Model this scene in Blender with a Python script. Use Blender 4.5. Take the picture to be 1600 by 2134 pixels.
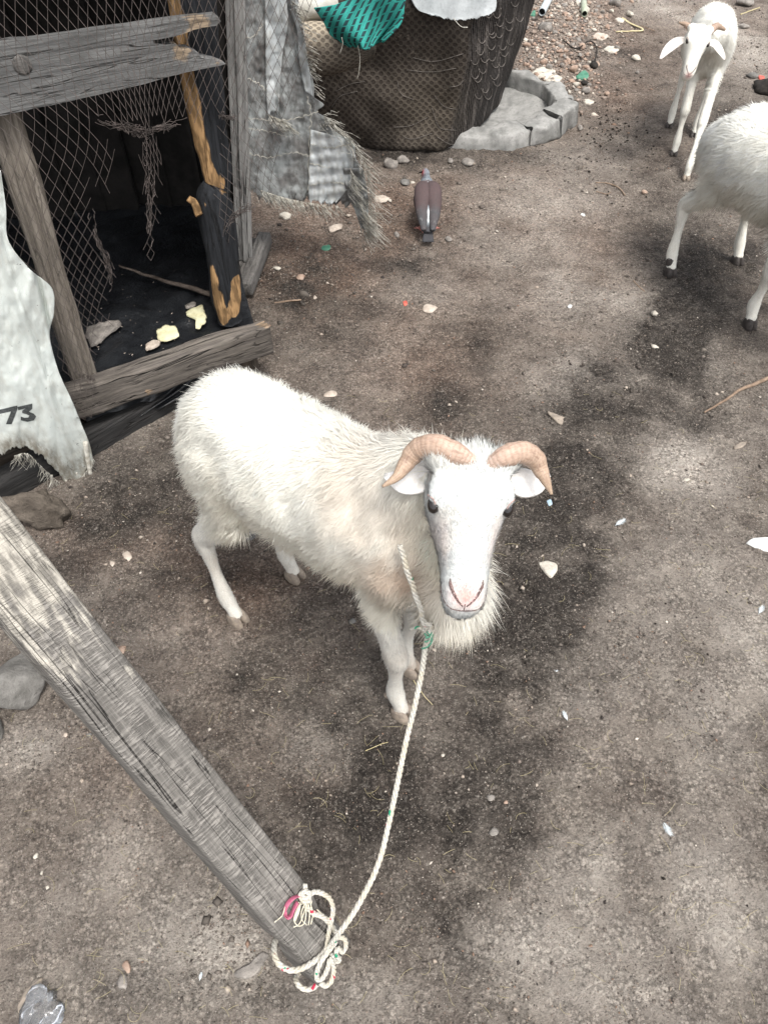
import bpy, bmesh, math, random
import numpy as np
from mathutils import Vector
from mathutils.bvhtree import BVHTree
R = math.radians
scene = bpy.context.scene
col = scene.collection
for o in list(bpy.data.objects): bpy.data.objects.remove(o)

# ------------------------------------------------------------------ camera, sky, sun, exposure
CAM_H, PITCH, VFOV = 1.5, R(50), R(70)
cd = bpy.data.cameras.new('camera'); cam = bpy.data.objects.new('camera', cd); col.objects.link(cam)
cam.location = (0, 0, CAM_H); cam.rotation_euler = (R(90) - PITCH, 0, 0)
cd.sensor_fit = 'VERTICAL'; cd.angle = VFOV; cd.clip_start = .02; cd.clip_end = 500
scene.camera = cam
SUN_EL, SUN_AZ = R(66), R(150)          # azimuth of the sun measured from +Y towards +X
w = bpy.data.worlds.new('World'); scene.world = w; w.use_nodes = True
wn = w.node_tree.nodes; wl = w.node_tree.links
sky = wn.new('ShaderNodeTexSky'); sky.sky_type = 'NISHITA'; sky.sun_disc = False
sky.sun_elevation = SUN_EL; sky.sun_rotation = SUN_AZ; sky.dust_density = 4.0; sky.ozone_density = .6
hs_ = wn.new('ShaderNodeHueSaturation'); hs_.inputs['Saturation'].default_value = .22     # thin overcast: the blue is washed out
wl.new(sky.outputs[0], hs_.inputs['Color']); wl.new(hs_.outputs[0], wn['Background'].inputs[0]); wn['Background'].inputs[1].default_value = .15
sd = bpy.data.lights.new('sun', 'SUN'); sd.energy = 1.5; sd.angle = R(14); sd.color = (1, .96, .9)
sun = bpy.data.objects.new('sun', sd); col.objects.link(sun)
sv = Vector((math.sin(SUN_AZ) * math.cos(SUN_EL), math.cos(SUN_AZ) * math.cos(SUN_EL), math.sin(SUN_EL)))
sun.rotation_euler = sv.to_track_quat('Z', 'Y').to_euler()
sun.location = (2, 2, 5)
scene.view_settings.view_transform = 'Standard'; scene.view_settings.look = 'None'
scene.view_settings.gamma = 1; scene.view_settings.use_curve_mapping = False
scene.view_settings.exposure = .90

# ------------------------------------------------------------------ measuring helpers: photo position -> place in the world
FPX = 1067 / math.tan(VFOV / 2)
FW = np.array([0, math.cos(PITCH), -math.sin(PITCH)]); UP = np.array([0, math.sin(PITCH), math.cos(PITCH)])
C0 = np.array([0, 0, CAM_H])
def ray(px, py):
    px = np.asarray(px, float)[..., None]; py = np.asarray(py, float)[..., None]
    return np.array([1., 0, 0]) * (px - 800) / FPX + FW + UP * (1067 - py) / FPX
def D(px, py, d): return C0 + ray(px, py) * d
def G(px, py, z=0.):
    r = ray(px, py); return C0 + r * ((z - CAM_H) / r[..., 2:3])
def PL(px, py, p0, n, off=0.):
    r = ray(px, py); n = np.array(n, float); return C0 + r * ((np.dot(np.array(p0) - C0, n) + np.asarray(off)) / (r @ n))[..., None]
def nrm(v): v = np.array(v, float); return v / (np.linalg.norm(v) + 1e-12)

# ------------------------------------------------------------------ noise
def _h(ix, iy, iz, s):
    n = (ix.astype(np.int64) * 374761393 + iy.astype(np.int64) * 668265263 + iz.astype(np.int64) * 2147483647 + s * 1274126177) & 0xFFFFFFFF
    n = ((n ^ (n >> 13)) * 1274126177) & 0xFFFFFFFF
    n = (n ^ (n >> 16)) & 0xFFFF
    return n / 32767.5 - 1
def vn(P, sc, seed=0):
    P = np.asarray(P, float) * sc
    if P.shape[-1] == 2: P = np.concatenate([P, np.zeros(P.shape[:-1] + (1,))], -1)
    i = np.floor(P).astype(np.int64); f = P - i; f = f * f * (3 - 2 * f)
    x, y, z = i[..., 0], i[..., 1], i[..., 2]; r = 0
    for dx in (0, 1):
        for dy in (0, 1):
            for dz in (0, 1):
                wt = (f[..., 0] if dx else 1 - f[..., 0]) * (f[..., 1] if dy else 1 - f[..., 1]) * (f[..., 2] if dz else 1 - f[..., 2])
                r = r + wt * _h(x + dx, y + dy, z + dz, seed)
    return r
def fbm(P, sc, o=4, seed=0, g=.5):
    r = 0; a = 1.
    for k in range(o): r = r + a * vn(P, sc * 2.03 ** k, seed + k * 17); a *= g
    return r
def sstep(a, b, x):
    t = np.clip((x - a) / (b - a), 0, 1); return t * t * (3 - 2 * t)

# ------------------------------------------------------------------ object helpers
def setp(o, label=None, cat=None, group=None, kind=None):
    for k, v in (('label', label), ('category', cat), ('group', group), ('kind', kind)):
        if v: o[k] = v
    return o
def root(name, loc, label, cat, group=None):
    o = bpy.data.objects.new(name, None); col.objects.link(o); o.location = tuple(loc); o.empty_display_size = .05
    return setp(o, label, cat, group)
def wloc(o):
    v = np.array(o.location)
    while o.parent: o = o.parent; v = v + np.array(o.location)
    return v
def mesh_np(name, V, tris=None, quads=None, smooth=True):
    me = bpy.data.meshes.new(name); V = np.asarray(V, np.float32)
    me.vertices.add(len(V)); me.vertices.foreach_set('co', V.ravel())
    parts = []; starts = []; n = 0
    for F, k in ((quads, 4), (tris, 3)):
        if F is not None and len(F):
            F = np.asarray(F, np.int32); parts.append(F.ravel()); starts.append(n + np.arange(len(F)) * k); n += len(F) * k
    me.loops.add(n); me.loops.foreach_set('vertex_index', np.concatenate(parts))
    st = np.concatenate(starts).astype(np.int32); me.polygons.add(len(st)); me.polygons.foreach_set('loop_start', st)
    me.update(calc_edges=True); me.validate()
    if smooth: me.polygons.foreach_set('use_smooth', np.ones(len(me.polygons), bool))
    return me
def attr(me, name, A, typ='FLOAT_VECTOR'):
    A = np.asarray(A, np.float32)
    if typ == 'FLOAT_COLOR' and A.shape[1] == 3: A = np.concatenate([A, np.ones((len(A), 1), np.float32)], 1)
    a = me.attributes.new(name, typ, 'POINT')
    a.data.foreach_set({'FLOAT_VECTOR': 'vector', 'FLOAT_COLOR': 'color', 'FLOAT': 'value'}[typ], A.ravel())
def link(name, me, mat, parent=None, loc=None):
    """link a mesh given in world coordinates; its origin is moved to the parent's place or to its own base"""
    o = bpy.data.objects.new(name, me); col.objects.link(o)
    n = len(me.vertices); V = np.empty(n * 3, np.float32); me.vertices.foreach_get('co', V); V = V.reshape(-1, 3)
    if parent is not None: off = wloc(parent)
    else: off = np.array(loc) if loc is not None else np.array([V[:, 0].mean(), V[:, 1].mean(), V[:, 2].min()])
    me.vertices.foreach_set('co', (V - off.astype(np.float32)).ravel()); me.update()
    if parent is not None: o.parent = parent
    else: o.location = tuple(off)
    if mat: me.materials.append(mat)
    return o
def solid(o, t, off=0.):
    m = o.modifiers.new('thick', 'SOLIDIFY'); m.thickness = t; m.offset = off; return o
def bevel(o, w_=.002, seg=2):
    m = o.modifiers.new('bevel', 'BEVEL'); m.width = w_; m.segments = seg; m.limit_method = 'ANGLE'; m.angle_limit = R(40); return o
class MB:
    def __init__(s): s.V = []; s.T = []; s.Q = []; s.A = []; s.n = 0
    def add(s, V, T=None, Q=None, A=None):
        V = np.asarray(V, float).reshape(-1, 3)
        if T is not None and len(T): s.T.append(np.asarray(T) + s.n)
        if Q is not None and len(Q): s.Q.append(np.asarray(Q) + s.n)
        s.V.append(V); s.A.append(np.asarray(A, float) if A is not None else np.zeros((len(V), 3))); s.n += len(V)
    def mesh(s, name, smooth=True, att=None, typ='FLOAT_VECTOR'):
        me = mesh_np(name, np.concatenate(s.V), np.concatenate(s.T) if s.T else None, np.concatenate(s.Q) if s.Q else None, smooth)
        if att: attr(me, att, np.concatenate(s.A), typ)
        return me
def cr(P, n):
    """Catmull-Rom resample of key rows P to n rows (by key index)"""
    P = np.asarray(P, float); m = len(P)
    if m == 2: return P[0] + (P[1] - P[0]) * np.linspace(0, 1, n)[:, None]
    E = np.vstack([2 * P[0] - P[1], P, 2 * P[-1] - P[-2]]); t = np.linspace(0, m - 1 - 1e-9, n); i = t.astype(int); f = (t - i)[:, None]
    a, b, c, d = E[i], E[i + 1], E[i + 2], E[i + 3]
    return .5 * (2 * b + (c - a) * f + (2 * a - 5 * b + 4 * c - d) * f ** 2 + (3 * b - a - 3 * c + d) * f ** 3)
def arclen(P): return np.concatenate([[0], np.cumsum(np.linalg.norm(np.diff(P, axis=0), axis=1))])
def even(P, step):
    s = arclen(P); n = max(2, int(s[-1] / step) + 1); t = np.linspace(0, s[-1], n)
    return np.stack([np.interp(t, s, P[:, k]) for k in range(P.shape[1])], 1)
def frames(P, up=(0, 0, 1)):
    T = np.gradient(P, axis=0); T /= np.linalg.norm(T, axis=1)[:, None] + 1e-12
    n = np.array(up, float); S = []; U = []
    for t in T:
        n = n - t * np.dot(n, t)
        if np.linalg.norm(n) < 1e-3: n = np.cross(t, [1, .2, 0])
        n = nrm(n); U.append(n); S.append(np.cross(t, n))
    return T, np.array(S), np.array(U)
def tube(P, ra, rb=None, sides=10, up=(0, 0, 1), cap=True, expo=1.):
    P = np.asarray(P, float); n = len(P); ra = np.broadcast_to(ra, n); rb = ra if rb is None else np.broadcast_to(rb, n)
    T, S, U = frames(P, up); th = np.arange(sides) * 2 * np.pi / sides
    c, s = np.cos(th), np.sin(th); c = np.sign(c) * np.abs(c) ** expo; s = np.sign(s) * np.abs(s) ** expo
    V = (P[:, None] + S[:, None] * (c[None, :, None] * ra[:, None, None]) + U[:, None] * (s[None, :, None] * rb[:, None, None])).reshape(-1, 3)
    i = np.arange(n - 1)[:, None] * sides; j = np.arange(sides)[None]; k = (j + 1) % sides
    Q = np.stack([i + j, i + sides + j, i + sides + k, i + k], -1).reshape(-1, 4)
    Tr = None
    if cap:
        V = np.vstack([V, P[0] - T[0] * 0, P[-1]]); a, b = n * sides, n * sides + 1; e = (n - 1) * sides
        jj = np.arange(sides); kk = (jj + 1) % sides
        Tr = np.concatenate([np.stack([np.full(sides, a), jj, kk], 1), np.stack([np.full(sides, b), e + kk, e + jj], 1)])
    return V, Tr, Q
def prism(P, vec):
    """closed outline P (n,3) extruded by vec; returns a mesh-ready bmesh"""
    bm = bmesh.new(); a = [bm.verts.new(p) for p in P]; b = [bm.verts.new(np.array(p) + vec) for p in P]; n = len(a)
    bm.faces.new(a); bm.faces.new(b[::-1])
    for i in range(n): bm.faces.new((a[i], b[i], b[(i + 1) % n], a[(i + 1) % n]))
    bmesh.ops.recalc_face_normals(bm, faces=bm.faces); bmesh.ops.triangulate(bm, faces=[f for f in bm.faces if len(f.verts) > 4])
    return bm
def bm_me(bm, name):
    me = bpy.data.meshes.new(name); bm.to_mesh(me); bm.free(); return me
def getV(me):
    V = np.empty(len(me.vertices) * 3, np.float32); me.vertices.foreach_get('co', V); return V.reshape(-1, 3).astype(float)

def rope(P, r, mb, twist=6.5, strands=3, step=.0032, up=(0, 0, 1), sides=6, colf=None):
    P = even(cr(P, max(12, len(P) * 12)), step); s = arclen(P); T, S, U = frames(P, up)
    for k in range(strands):
        a = s / (r * twist) * 2 * np.pi + k * 2 * np.pi / strands
        q = P + (S * np.cos(a)[:, None] + U * np.sin(a)[:, None]) * r * .5
        q = q + np.stack([vn(q, 300, 3 + j) for j in range(3)], 1) * r * .06
        V, Tr, Q = tube(q, r * .56, sides=sides)
        c = np.zeros((len(V), 3)); c[:, 0] = k; c[:len(q) * sides, 1] = np.repeat(s, sides)
        mb.add(V, Tr, Q, c)

def beam(p0, p1, width, height, upv, seed=0, nl=48, rough=.004, taper=None, rnd=.72, ns=28, endcut=0.):
    """sawn timber from p0 to p1 (centre line); returns mesh with grain coordinates in 'gc'"""
    p0 = np.array(p0, float); p1 = np.array(p1, float); ax = nrm(p1 - p0); L = np.linalg.norm(p1 - p0)
    upv = nrm(np.array(upv) - ax * np.dot(upv, ax)); sd_ = np.cross(ax, upv)
    t = np.concatenate([[0, .002 / L], np.linspace(.01, .99, nl), [1 - .002 / L, 1]]); n = len(t)
    th = (np.arange(ns) + .5) * 2 * np.pi / ns; c, s = np.cos(th), np.sin(th)
    e = .22; c2 = np.sign(c) * np.abs(c) ** e; s2 = np.sign(s) * np.abs(s) ** e
    sc = np.ones(n); sc[0] = sc[-1] = .93
    V = []; A = []
    for i in range(n):
        ww = width / 2 * sc[i]; hh = height / 2 * sc[i]
        if taper is not None: k = np.interp(t[i], taper[0], taper[1]); ww *= k; hh *= k
        a = (t[i] + endcut * .5 * c2 * (1 if t[i] > .5 else -1) * abs(2 * t[i] - 1) * width / L) * L
        A.append(np.stack([a, c2 * ww, s2 * hh], 1))
        V.append(p0 + ax * a[:, None] + sd_ * (c2 * ww)[:, None] + upv * (s2 * hh)[:, None])
    V = np.array(V); A = np.array(A)
    nd = (V - (p0 + ax * (t * L)[:, None])[:, None]); nd /= np.linalg.norm(nd, axis=2)[..., None] + 1e-9
    d = fbm(A * [1, 6, 6] + seed * 3.1, 6, 4, seed) * rough
    V = V + nd * d[..., None]; A = A + [seed * 1.7, seed * .31, 0]
    m = n * ns; i = np.arange(n - 1)[:, None] * ns; j = np.arange(ns)[None]; k = (j + 1) % ns
    Q = np.stack([i + j, i + ns + j, i + ns + k, i + k], -1).reshape(-1, 4)
    VV = np.vstack([V.reshape(-1, 3), V[0].mean(0), V[-1].mean(0)]); AA = np.vstack([A.reshape(-1, 3), A[0].mean(0), A[-1].mean(0)])
    jj = np.arange(ns); kk = (jj + 1) % ns; ee = (n - 1) * ns
    T = np.concatenate([np.stack([np.full(ns, m), jj, kk], 1), np.stack([np.full(ns, m + 1), ee + kk, ee + jj], 1)])
    me = mesh_np('timber', VV, T, Q[:, ::-1]); attr(me, 'gc', AA)
    bm = bmesh.new(); bm.from_mesh(me); bmesh.ops.recalc_face_normals(bm, faces=bm.faces); bm.to_mesh(me); bm.free()
    return me

# ------------------------------------------------------------------ materials
class NT:
    def __init__(s, name, rough=.8, spec=.3):
        s.m = bpy.data.materials.new(name); s.m.use_nodes = True; s.t = s.m.node_tree; s.n = s.t.nodes; s.l = s.t.links
        s.b = s.n['Principled BSDF']; s.b.inputs['Roughness'].default_value = rough; s.b.inputs['Specular IOR Level'].default_value = spec
    def put(s, sock, v):
        if v is None: return
        if hasattr(v, 'is_linked') or isinstance(v, bpy.types.NodeSocket): s.l.new(v, sock)
        elif isinstance(v, (tuple, list)) and len(v) == 3 and sock.type == 'RGBA': sock.default_value = (*v, 1)
        else: sock.default_value = v
    def attr(s, name, out='Vector'): a = s.n.new('ShaderNodeAttribute'); a.attribute_name = name; return a.outputs[out]
    def obj(s): return s.n.new('ShaderNodeTexCoord').outputs['Object']
    def map(s, v, sc=(1, 1, 1), loc=(0, 0, 0), rot=(0, 0, 0)):
        m = s.n.new('ShaderNodeMapping'); s.l.new(v, m.inputs[0]); m.inputs['Scale'].default_value = sc; m.inputs['Location'].default_value = loc; m.inputs['Rotation'].default_value = rot; return m.outputs[0]
    def noise(s, v, sc, det=4, ro=.55, dist=0., out=0):
        m = s.n.new('ShaderNodeTexNoise'); s.l.new(v, m.inputs['Vector']); m.inputs['Scale'].default_value = sc; m.inputs['Detail'].default_value = det; m.inputs['Roughness'].default_value = ro; m.inputs['Distortion'].default_value = dist; return m.outputs[out]
    def vor(s, v, sc, feat='F1', out='Distance', rnd=1.):
        m = s.n.new('ShaderNodeTexVoronoi'); m.feature = feat; s.l.new(v, m.inputs['Vector']); m.inputs['Scale'].default_value = sc; m.inputs['Randomness'].default_value = rnd; return m.outputs[out]
    def wave(s, v, sc, dist=0., det=2., dsc=1., d='X'):
        m = s.n.new('ShaderNodeTexWave'); m.bands_direction = d; s.l.new(v, m.inputs['Vector']); m.inputs['Scale'].default_value = sc; m.inputs['Distortion'].default_value = dist; m.inputs['Detail'].default_value = det; m.inputs['Detail Scale'].default_value = dsc; return m.outputs['Fac']
    def ramp(s, v, a, b, ca=0., cb=1.):
        m = s.n.new('ShaderNodeMapRange'); s.l.new(v, m.inputs[0]); m.interpolation_type = 'SMOOTHSTEP'
        m.inputs[1].default_value = a; m.inputs[2].default_value = b; m.inputs[3].default_value = ca; m.inputs[4].default_value = cb; return m.outputs[0]
    def math(s, op, a, b=0., c=None):
        m = s.n.new('ShaderNodeMath'); m.operation = op; s.put(m.inputs[0], a); s.put(m.inputs[1], b)
        if c is not None: s.put(m.inputs[2], c)
        return m.outputs[0]
    def mix(s, f, a, b, mode='MIX'):
        m = s.n.new('ShaderNodeMix'); m.data_type = 'RGBA'; m.blend_type = mode; s.put(m.inputs[0], f); s.put(m.inputs[6], a); s.put(m.inputs[7], b); return m.outputs[2]
    def bump(s, h, dist=.002, st=1., nrm_=None):
        m = s.n.new('ShaderNodeBump'); m.inputs['Strength'].default_value = st; m.inputs['Distance'].default_value = dist; s.put(m.inputs['Height'], h)
        if nrm_ is not None: s.l.new(nrm_, m.inputs['Normal'])
        return m.outputs[0]
    def done(s, color=None, normal=None, rough=None):
        if color is not None: s.put(s.b.inputs['Base Color'], color)
        if normal is not None: s.l.new(normal, s.b.inputs['Normal'])
        if rough is not None: s.put(s.b.inputs['Roughness'], rough)
        return s.m

def mat_wood(name, light, dark, saw=0., crack=1., char=False, warm=None):
    m = NT(name, .85, .2); g = m.attr('gc')
    n1 = m.noise(m.map(g, (3, 60, 60)), 1.6, 6, .6, .3); n2 = m.noise(m.map(g, (6, 10, 10)), 1.2, 4, .6)
    c = m.mix(m.ramp(n1, .35, .65), dark, light); c = m.mix(m.ramp(n2, .4, .68, 0, .6), c, tuple(x * .45 for x in light))
    nf = m.noise(m.map(g, (20, 300, 300)), 1.5, 3, .6); c = m.mix(m.ramp(nf, .45, .75, 0, .35), c, tuple(x * 1.5 for x in light))
    h = m.math('ADD', m.math('MULTIPLY', n1, .7), m.math('MULTIPLY', nf, .3))
    if crack:
        # long checks: thin level lines of a stretched noise, broken up by another
        cn = m.noise(m.map(g, (1.1, 26, 14)), 1.6, 3, .5, .5)
        line = m.ramp(m.math('ABSOLUTE', m.math('SUBTRACT', cn, .5)), .0, .012, 1., 0.)
        brk = m.ramp(m.noise(m.map(g, (5, 14, 14)), 1.0, 2), .40, .50)
        cn2 = m.noise(m.map(g, (3, 55, 30), (3, 1, 2)), 1.6, 2, .5, .5)
        line2 = m.ramp(m.math('ABSOLUTE', m.math('SUBTRACT', cn2, .5)), .0, .02, .6, 0.)
        ck = m.math('MINIMUM', m.math('ADD', m.math('MULTIPLY', line, brk), m.math('MULTIPLY', line2, m.math('SUBTRACT', 1., brk))), 1.)
        ck = m.math('MULTIPLY', ck, crack)
        c = m.mix(ck, c, (.012, .011, .01)); h = m.math('SUBTRACT', h, m.math('MULTIPLY', ck, 1.5))
    if saw:
        jit = m.noise(m.map(g, (30, 6, 6)), 2, 3)
        gw = m.n.new('ShaderNodeCombineXYZ'); sp = m.n.new('ShaderNodeSeparateXYZ'); m.l.new(g, sp.inputs[0])
        m.l.new(m.math('ADD', sp.outputs[0], m.math('MULTIPLY', sp.outputs[1], .12)), gw.inputs[0]); m.l.new(m.math('MULTIPLY', sp.outputs[1], .12), gw.inputs[1])
        sn = m.noise(gw.outputs[0], 260, 2, .7); s2 = m.noise(gw.outputs[0], 38, 3, .6)
        amt = m.ramp(m.noise(m.map(g, (12, 30, 30)), 1.3, 3), .35, .6, .25, 1.)
        sw = m.math('MULTIPLY', m.ramp(sn, .42, .6), amt)
        c = m.mix(m.math('MULTIPLY', sw, .55 * saw), c, tuple(min(1, x * 1.9) for x in light))
        c = m.mix(m.ramp(s2, .50, .70, 0, .30 * saw), c, tuple(x * .45 for x in light))
        h = m.math('ADD', h, m.math('MULTIPLY', sw, .5 * saw))
    if warm is not None:   # places where fresh or paler wood shows, painted per vertex
        f = m.attr('fresh', 'Fac'); nn = m.noise(m.map(g, (14, 60, 60)), 1.5, 4)
        wc = m.mix(m.ramp(nn, .4, .62), tuple(x * .45 for x in warm), warm)
        ff = m.ramp(m.math('ADD', f, m.math('MULTIPLY', m.math('SUBTRACT', nn, .5), .7)), .42, .58)
        c = m.mix(ff, c, wc)
    return m.done(c, m.bump(h, .004, .9))

def mat_soil():
    m = NT('soil', .95, .15); p = m.obj(); t = m.attr('tint', 'Color'); sp = m.n.new('ShaderNodeSeparateColor'); m.l.new(t, sp.inputs[0])
    damp_shade, red, pale_soil = sp.outputs[0], sp.outputs[1], sp.outputs[2]
    n1 = m.noise(p, 9, 8, .70); n2 = m.noise(p, 60, 5, .65); n3 = m.noise(p, 260, 3, .7)
    base = m.mix(m.ramp(n1, .35, .68), (.145, .120, .102), (.29, .252, .214))
    base = m.mix(red, base, m.mix(m.ramp(n1, .3, .7), (.15, .098, .072), (.31, .225, .175)))
    base = m.mix(m.math('MULTIPLY', pale_soil, m.ramp(n2, .3, .65, .45, 1.)), base, (.66, .60, .53))
    wf = m.math('MULTIPLY', damp_shade, m.ramp(m.math('ADD', m.math('MULTIPLY', n2, .6), m.math('MULTIPLY', n1, .4)), .36, .6, 1.3, .75))
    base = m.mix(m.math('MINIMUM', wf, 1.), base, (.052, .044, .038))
    n4 = m.noise(p, 130, 6, .75); base = m.mix(m.ramp(n2, .45, .68, 0, .55), base, m.mix(.6, base, (.02, .018, .016))); base = m.mix(m.ramp(n4, .54, .66, 0, .55), base, m.mix(.5, base, (.62, .57, .5))); base = m.mix(m.ramp(n4, .34, .46, .7, 0), base, m.mix(.65, base, (.012, .010, .009)))
    base = m.mix(m.ramp(n3, .56, .72, 0, .5), base, m.mix(.55, base, (.5, .44, .38)))
    base = m.mix(m.ramp(n3, .32, .46, .55, 0), base, m.mix(.6, base, (.015, .012, .010)))
    # crumbs: cells of differing brightness with dark gaps, at two sizes, thicker where the soil is loose
    for sc_, amt, lo in ((170, .75, .46), (80, .42, .55)):
        wp = m.n.new('ShaderNodeVectorMath'); wp.operation = 'ADD'; m.l.new(p, wp.inputs[0]); wq = m.n.new('ShaderNodeVectorMath'); wq.operation = 'SCALE'; m.l.new(m.noise(p, sc_ * 1.3, 2, .5, 0, 1), wq.inputs[0]); wq.inputs['Scale'].default_value = .9 / sc_; m.l.new(wq.outputs[0], wp.inputs[1])
        cc = m.vor(wp.outputs[0], sc_, out='Color'); sx = m.n.new('ShaderNodeSeparateColor'); m.l.new(cc, sx.inputs[0]); dd = m.vor(wp.outputs[0], sc_)
        mask = m.math('MULTIPLY', m.ramp(m.math('ADD', m.noise(p, sc_ * .12, 4, .6), m.math('MULTIPLY', m.math('MAXIMUM', damp_shade, red), .12)), lo - .06, lo + .10), amt)
        shade = m.math('MULTIPLY', m.ramp(sx.outputs[0], 0, 1, .70, 1.6), m.ramp(dd, .36, .66, 1., .60))
        g_ = m.n.new('ShaderNodeCombineColor'); [m.l.new(shade, g_.inputs[q_]) for q_ in range(3)]
        base = m.mix(mask, base, m.mix(1., base, g_.outputs[0], 'MULTIPLY'))
    v = m.vor(p, 130); vc = m.vor(p, 130, out='Color'); sc = m.n.new('ShaderNodeSeparateColor'); m.l.new(vc, sc.inputs[0])
    speck = m.math('MULTIPLY', m.ramp(v, .12, .26, 1, 0), m.math('GREATER_THAN', sc.outputs[0], .86))
    base = m.mix(speck, base, m.mix(sc.outputs[1], (.55, .48, .40), (.30, .24, .20)))
    v2 = m.vor(p, 300); vc2 = m.vor(p, 300, out='Color'); s2 = m.n.new('ShaderNodeSeparateColor'); m.l.new(vc2, s2.inputs[0])
    speck2 = m.math('MULTIPLY', m.ramp(v2, .15, .3, 1, 0), m.math('GREATER_THAN', s2.outputs[0], .9))
    base = m.mix(m.math('MULTIPLY', speck2, .8), base, (.62, .56, .5))
    h = m.math('ADD', m.math('ADD', m.math('MULTIPLY', n2, 1.2), m.math('MULTIPLY', n4, .8)), m.math('ADD', m.math('MULTIPLY', n3, .55), m.math('MULTIPLY', speck, .35)))
    return m.done(base, m.bump(h, .010, 1.), m.ramp(damp_shade, 0, 1, .95, .7))

def mat_simple(name, c1, c2, sc=20, rough=.8, spec=.3, bd=.002, att=None, stretch=(1, 1, 1), det=5):
    m = NT(name, rough, spec); p = m.map(m.obj(), stretch) if att is None else m.map(m.attr(att), stretch)
    n = m.noise(p, sc, det, .6); n2 = m.noise(p, sc * 7, 3, .6)
    c = m.mix(m.ramp(n, .35, .65), c1, c2); c = m.mix(m.ramp(n2, .5, .75, 0, .3), c, tuple(x * .5 for x in c1))
    return m.done(c, m.bump(m.math('ADD', n, m.math('MULTIPLY', n2, .4)), bd, .8))

def mat_stone(name, c1, c2, sc=25, bd=.006):
    m = NT(name, .9, .2); p = m.obj(); n = m.noise(p, sc, 7, .65); n2 = m.noise(p, sc * 8, 4, .6); v = m.vor(p, sc * .8, 'DISTANCE_TO_EDGE')
    c = m.mix(m.ramp(n, .36, .64), c1, c2); c = m.mix(m.ramp(n2, .5, .7, 0, .45), c, tuple(x * .4 for x in c1)); c = m.mix(m.ramp(n2, .3, .42, .3, 0), c, tuple(min(1, x * 1.5) for x in c2))
    return m.done(c, m.bump(m.math('ADD', n, m.math('MULTIPLY', n2, .35)), bd, 1.))

def mat_fur(name):
    m = NT(name, .6, .25); c = m.attr('col', 'Color'); bn = m.attr('bn')
    m.b.inputs['Sheen Weight'].default_value = .15
    return m.done(c, bn)
def mat_skin(name):
    m = NT(name, .65, .3); c = m.attr('col', 'Color'); p = m.obj(); n = m.noise(m.map(p, (1, 1, .35)), 420, 4, .7); n2 = m.noise(p, 45, 4, .65)
    c = m.mix(m.ramp(n, .42, .68, 0, .38), c, m.mix(.5, c, (.45, .38, .31))); c = m.mix(m.ramp(n2, .5, .7, 0, .35), c, m.mix(.6, c, (.52, .44, .34)))
    return m.done(c, m.bump(n, .0012, .6))
M = {}
M['soil'] = mat_soil()
M['prop'] = mat_wood('prop_timber', (.30, .27, .235), (.15, .14, .13), saw=1., crack=1.)
M['grey_wood'] = mat_wood('grey_wood', (.17, .16, .15), (.085, .082, .078), saw=.25, crack=.9)
M['rail_wood'] = mat_wood('rail_wood', (.17, .15, .13), (.075, .066, .06), crack=1., warm=(.34, .25, .17))
M['plank_wood'] = mat_wood('plank_wood', (.20, .20, .195), (.11, .11, .11), crack=.7, warm=(.36, .28, .20))
M['dark_wood'] = mat_wood('dark_wood', (.045, .043, .042), (.02, .02, .02), crack=.8)
M['burnt'] = mat_wood('burnt_wood', (.030, .032, .036), (.012, .013, .015), crack=.5, warm=(.44, .27, .13))
M['brown_wood'] = mat_wood('brown_wood', (.12, .095, .075), (.05, .042, .035), crack=.7)
M['char'] = mat_simple('sooty_boards', (.014, .013, .012), (.03, .027, .025), 12, .9)
M['mesh_wire'] = mat_simple('rusty_wire', (.085, .072, .066), (.14, .115, .105), 60, .7, .4, .0005)
M['black_plastic'] = mat_simple('black_plastic', (.010, .011, .013), (.022, .024, .027), 9, .34, .5, .01)
M['yellow'] = mat_simple('pale_yellow_crust', (.62, .58, .36), (.72, .70, .48), 40, .8, .2, .003)
M['horn'] = None
M['hoof_pale'] = mat_simple('pale_hoof', (.30, .25, .20), (.20, .165, .135), 80, .55)
M['hoof_dark'] = mat_simple('dark_hoof', (.035, .03, .028), (.07, .06, .055), 80, .55)
M['fur'] = mat_fur('sheep_fur'); M['skin'] = mat_skin('sheep_skin')
e_ = NT('eye', .08, .7); M['eye'] = e_.done((.012, .009, .008))
M['darkskin'] = mat_simple('dark_skin', (.10, .065, .06), (.16, .10, .09), 90, .5)
M['concrete'] = mat_stone('concrete', (.20, .20, .19), (.34, .335, .32), 14, .004)
M['rock_grey'] = mat_stone('grey_rock', (.13, .125, .115), (.24, .23, .215), 16, .008)
M['rock_brown'] = mat_stone('brown_rock', (.075, .062, .05), (.16, .135, .11), 22, .012)
M['rub_pink'] = mat_stone('pink_rubble', (.30, .21, .16), (.46, .35, .28), 30)
M['rub_grey'] = mat_stone('grey_rubble', (.18, .165, .15), (.34, .31, .28), 30)
M['rub_pale'] = mat_stone('pale_rubble', (.46, .42, .36), (.62, .58, .5), 30)
M['pale_chip'] = mat_simple('pale_chip', (.36, .30, .25), (.52, .45, .38), 50, .85)
M['dark_bit'] = mat_simple('dark_droppings', (.012, .010, .009), (.03, .025, .02), 60, .8)
M['twig'] = mat_simple('twig_bark', (.17, .12, .085), (.30, .22, .16), 40, .9)
M['straw'] = mat_simple('dry_straw', (.42, .36, .20), (.55, .48, .30), 50, .8)
M['feather'] = mat_simple('feather', (.46, .50, .52), (.60, .63, .63), 60, .8)
M['leaf'] = mat_simple('dry_leaf', (.20, .17, .14), (.32, .27, .22), 50, .8)
M['white_pl'] = mat_simple('white_scrap', (.62, .62, .60), (.76, .77, .76), 30, .6)
M['green_pl'] = mat_simple('green_scrap', (.05, .17, .11), (.09, .24, .16), 30, .5)
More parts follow.
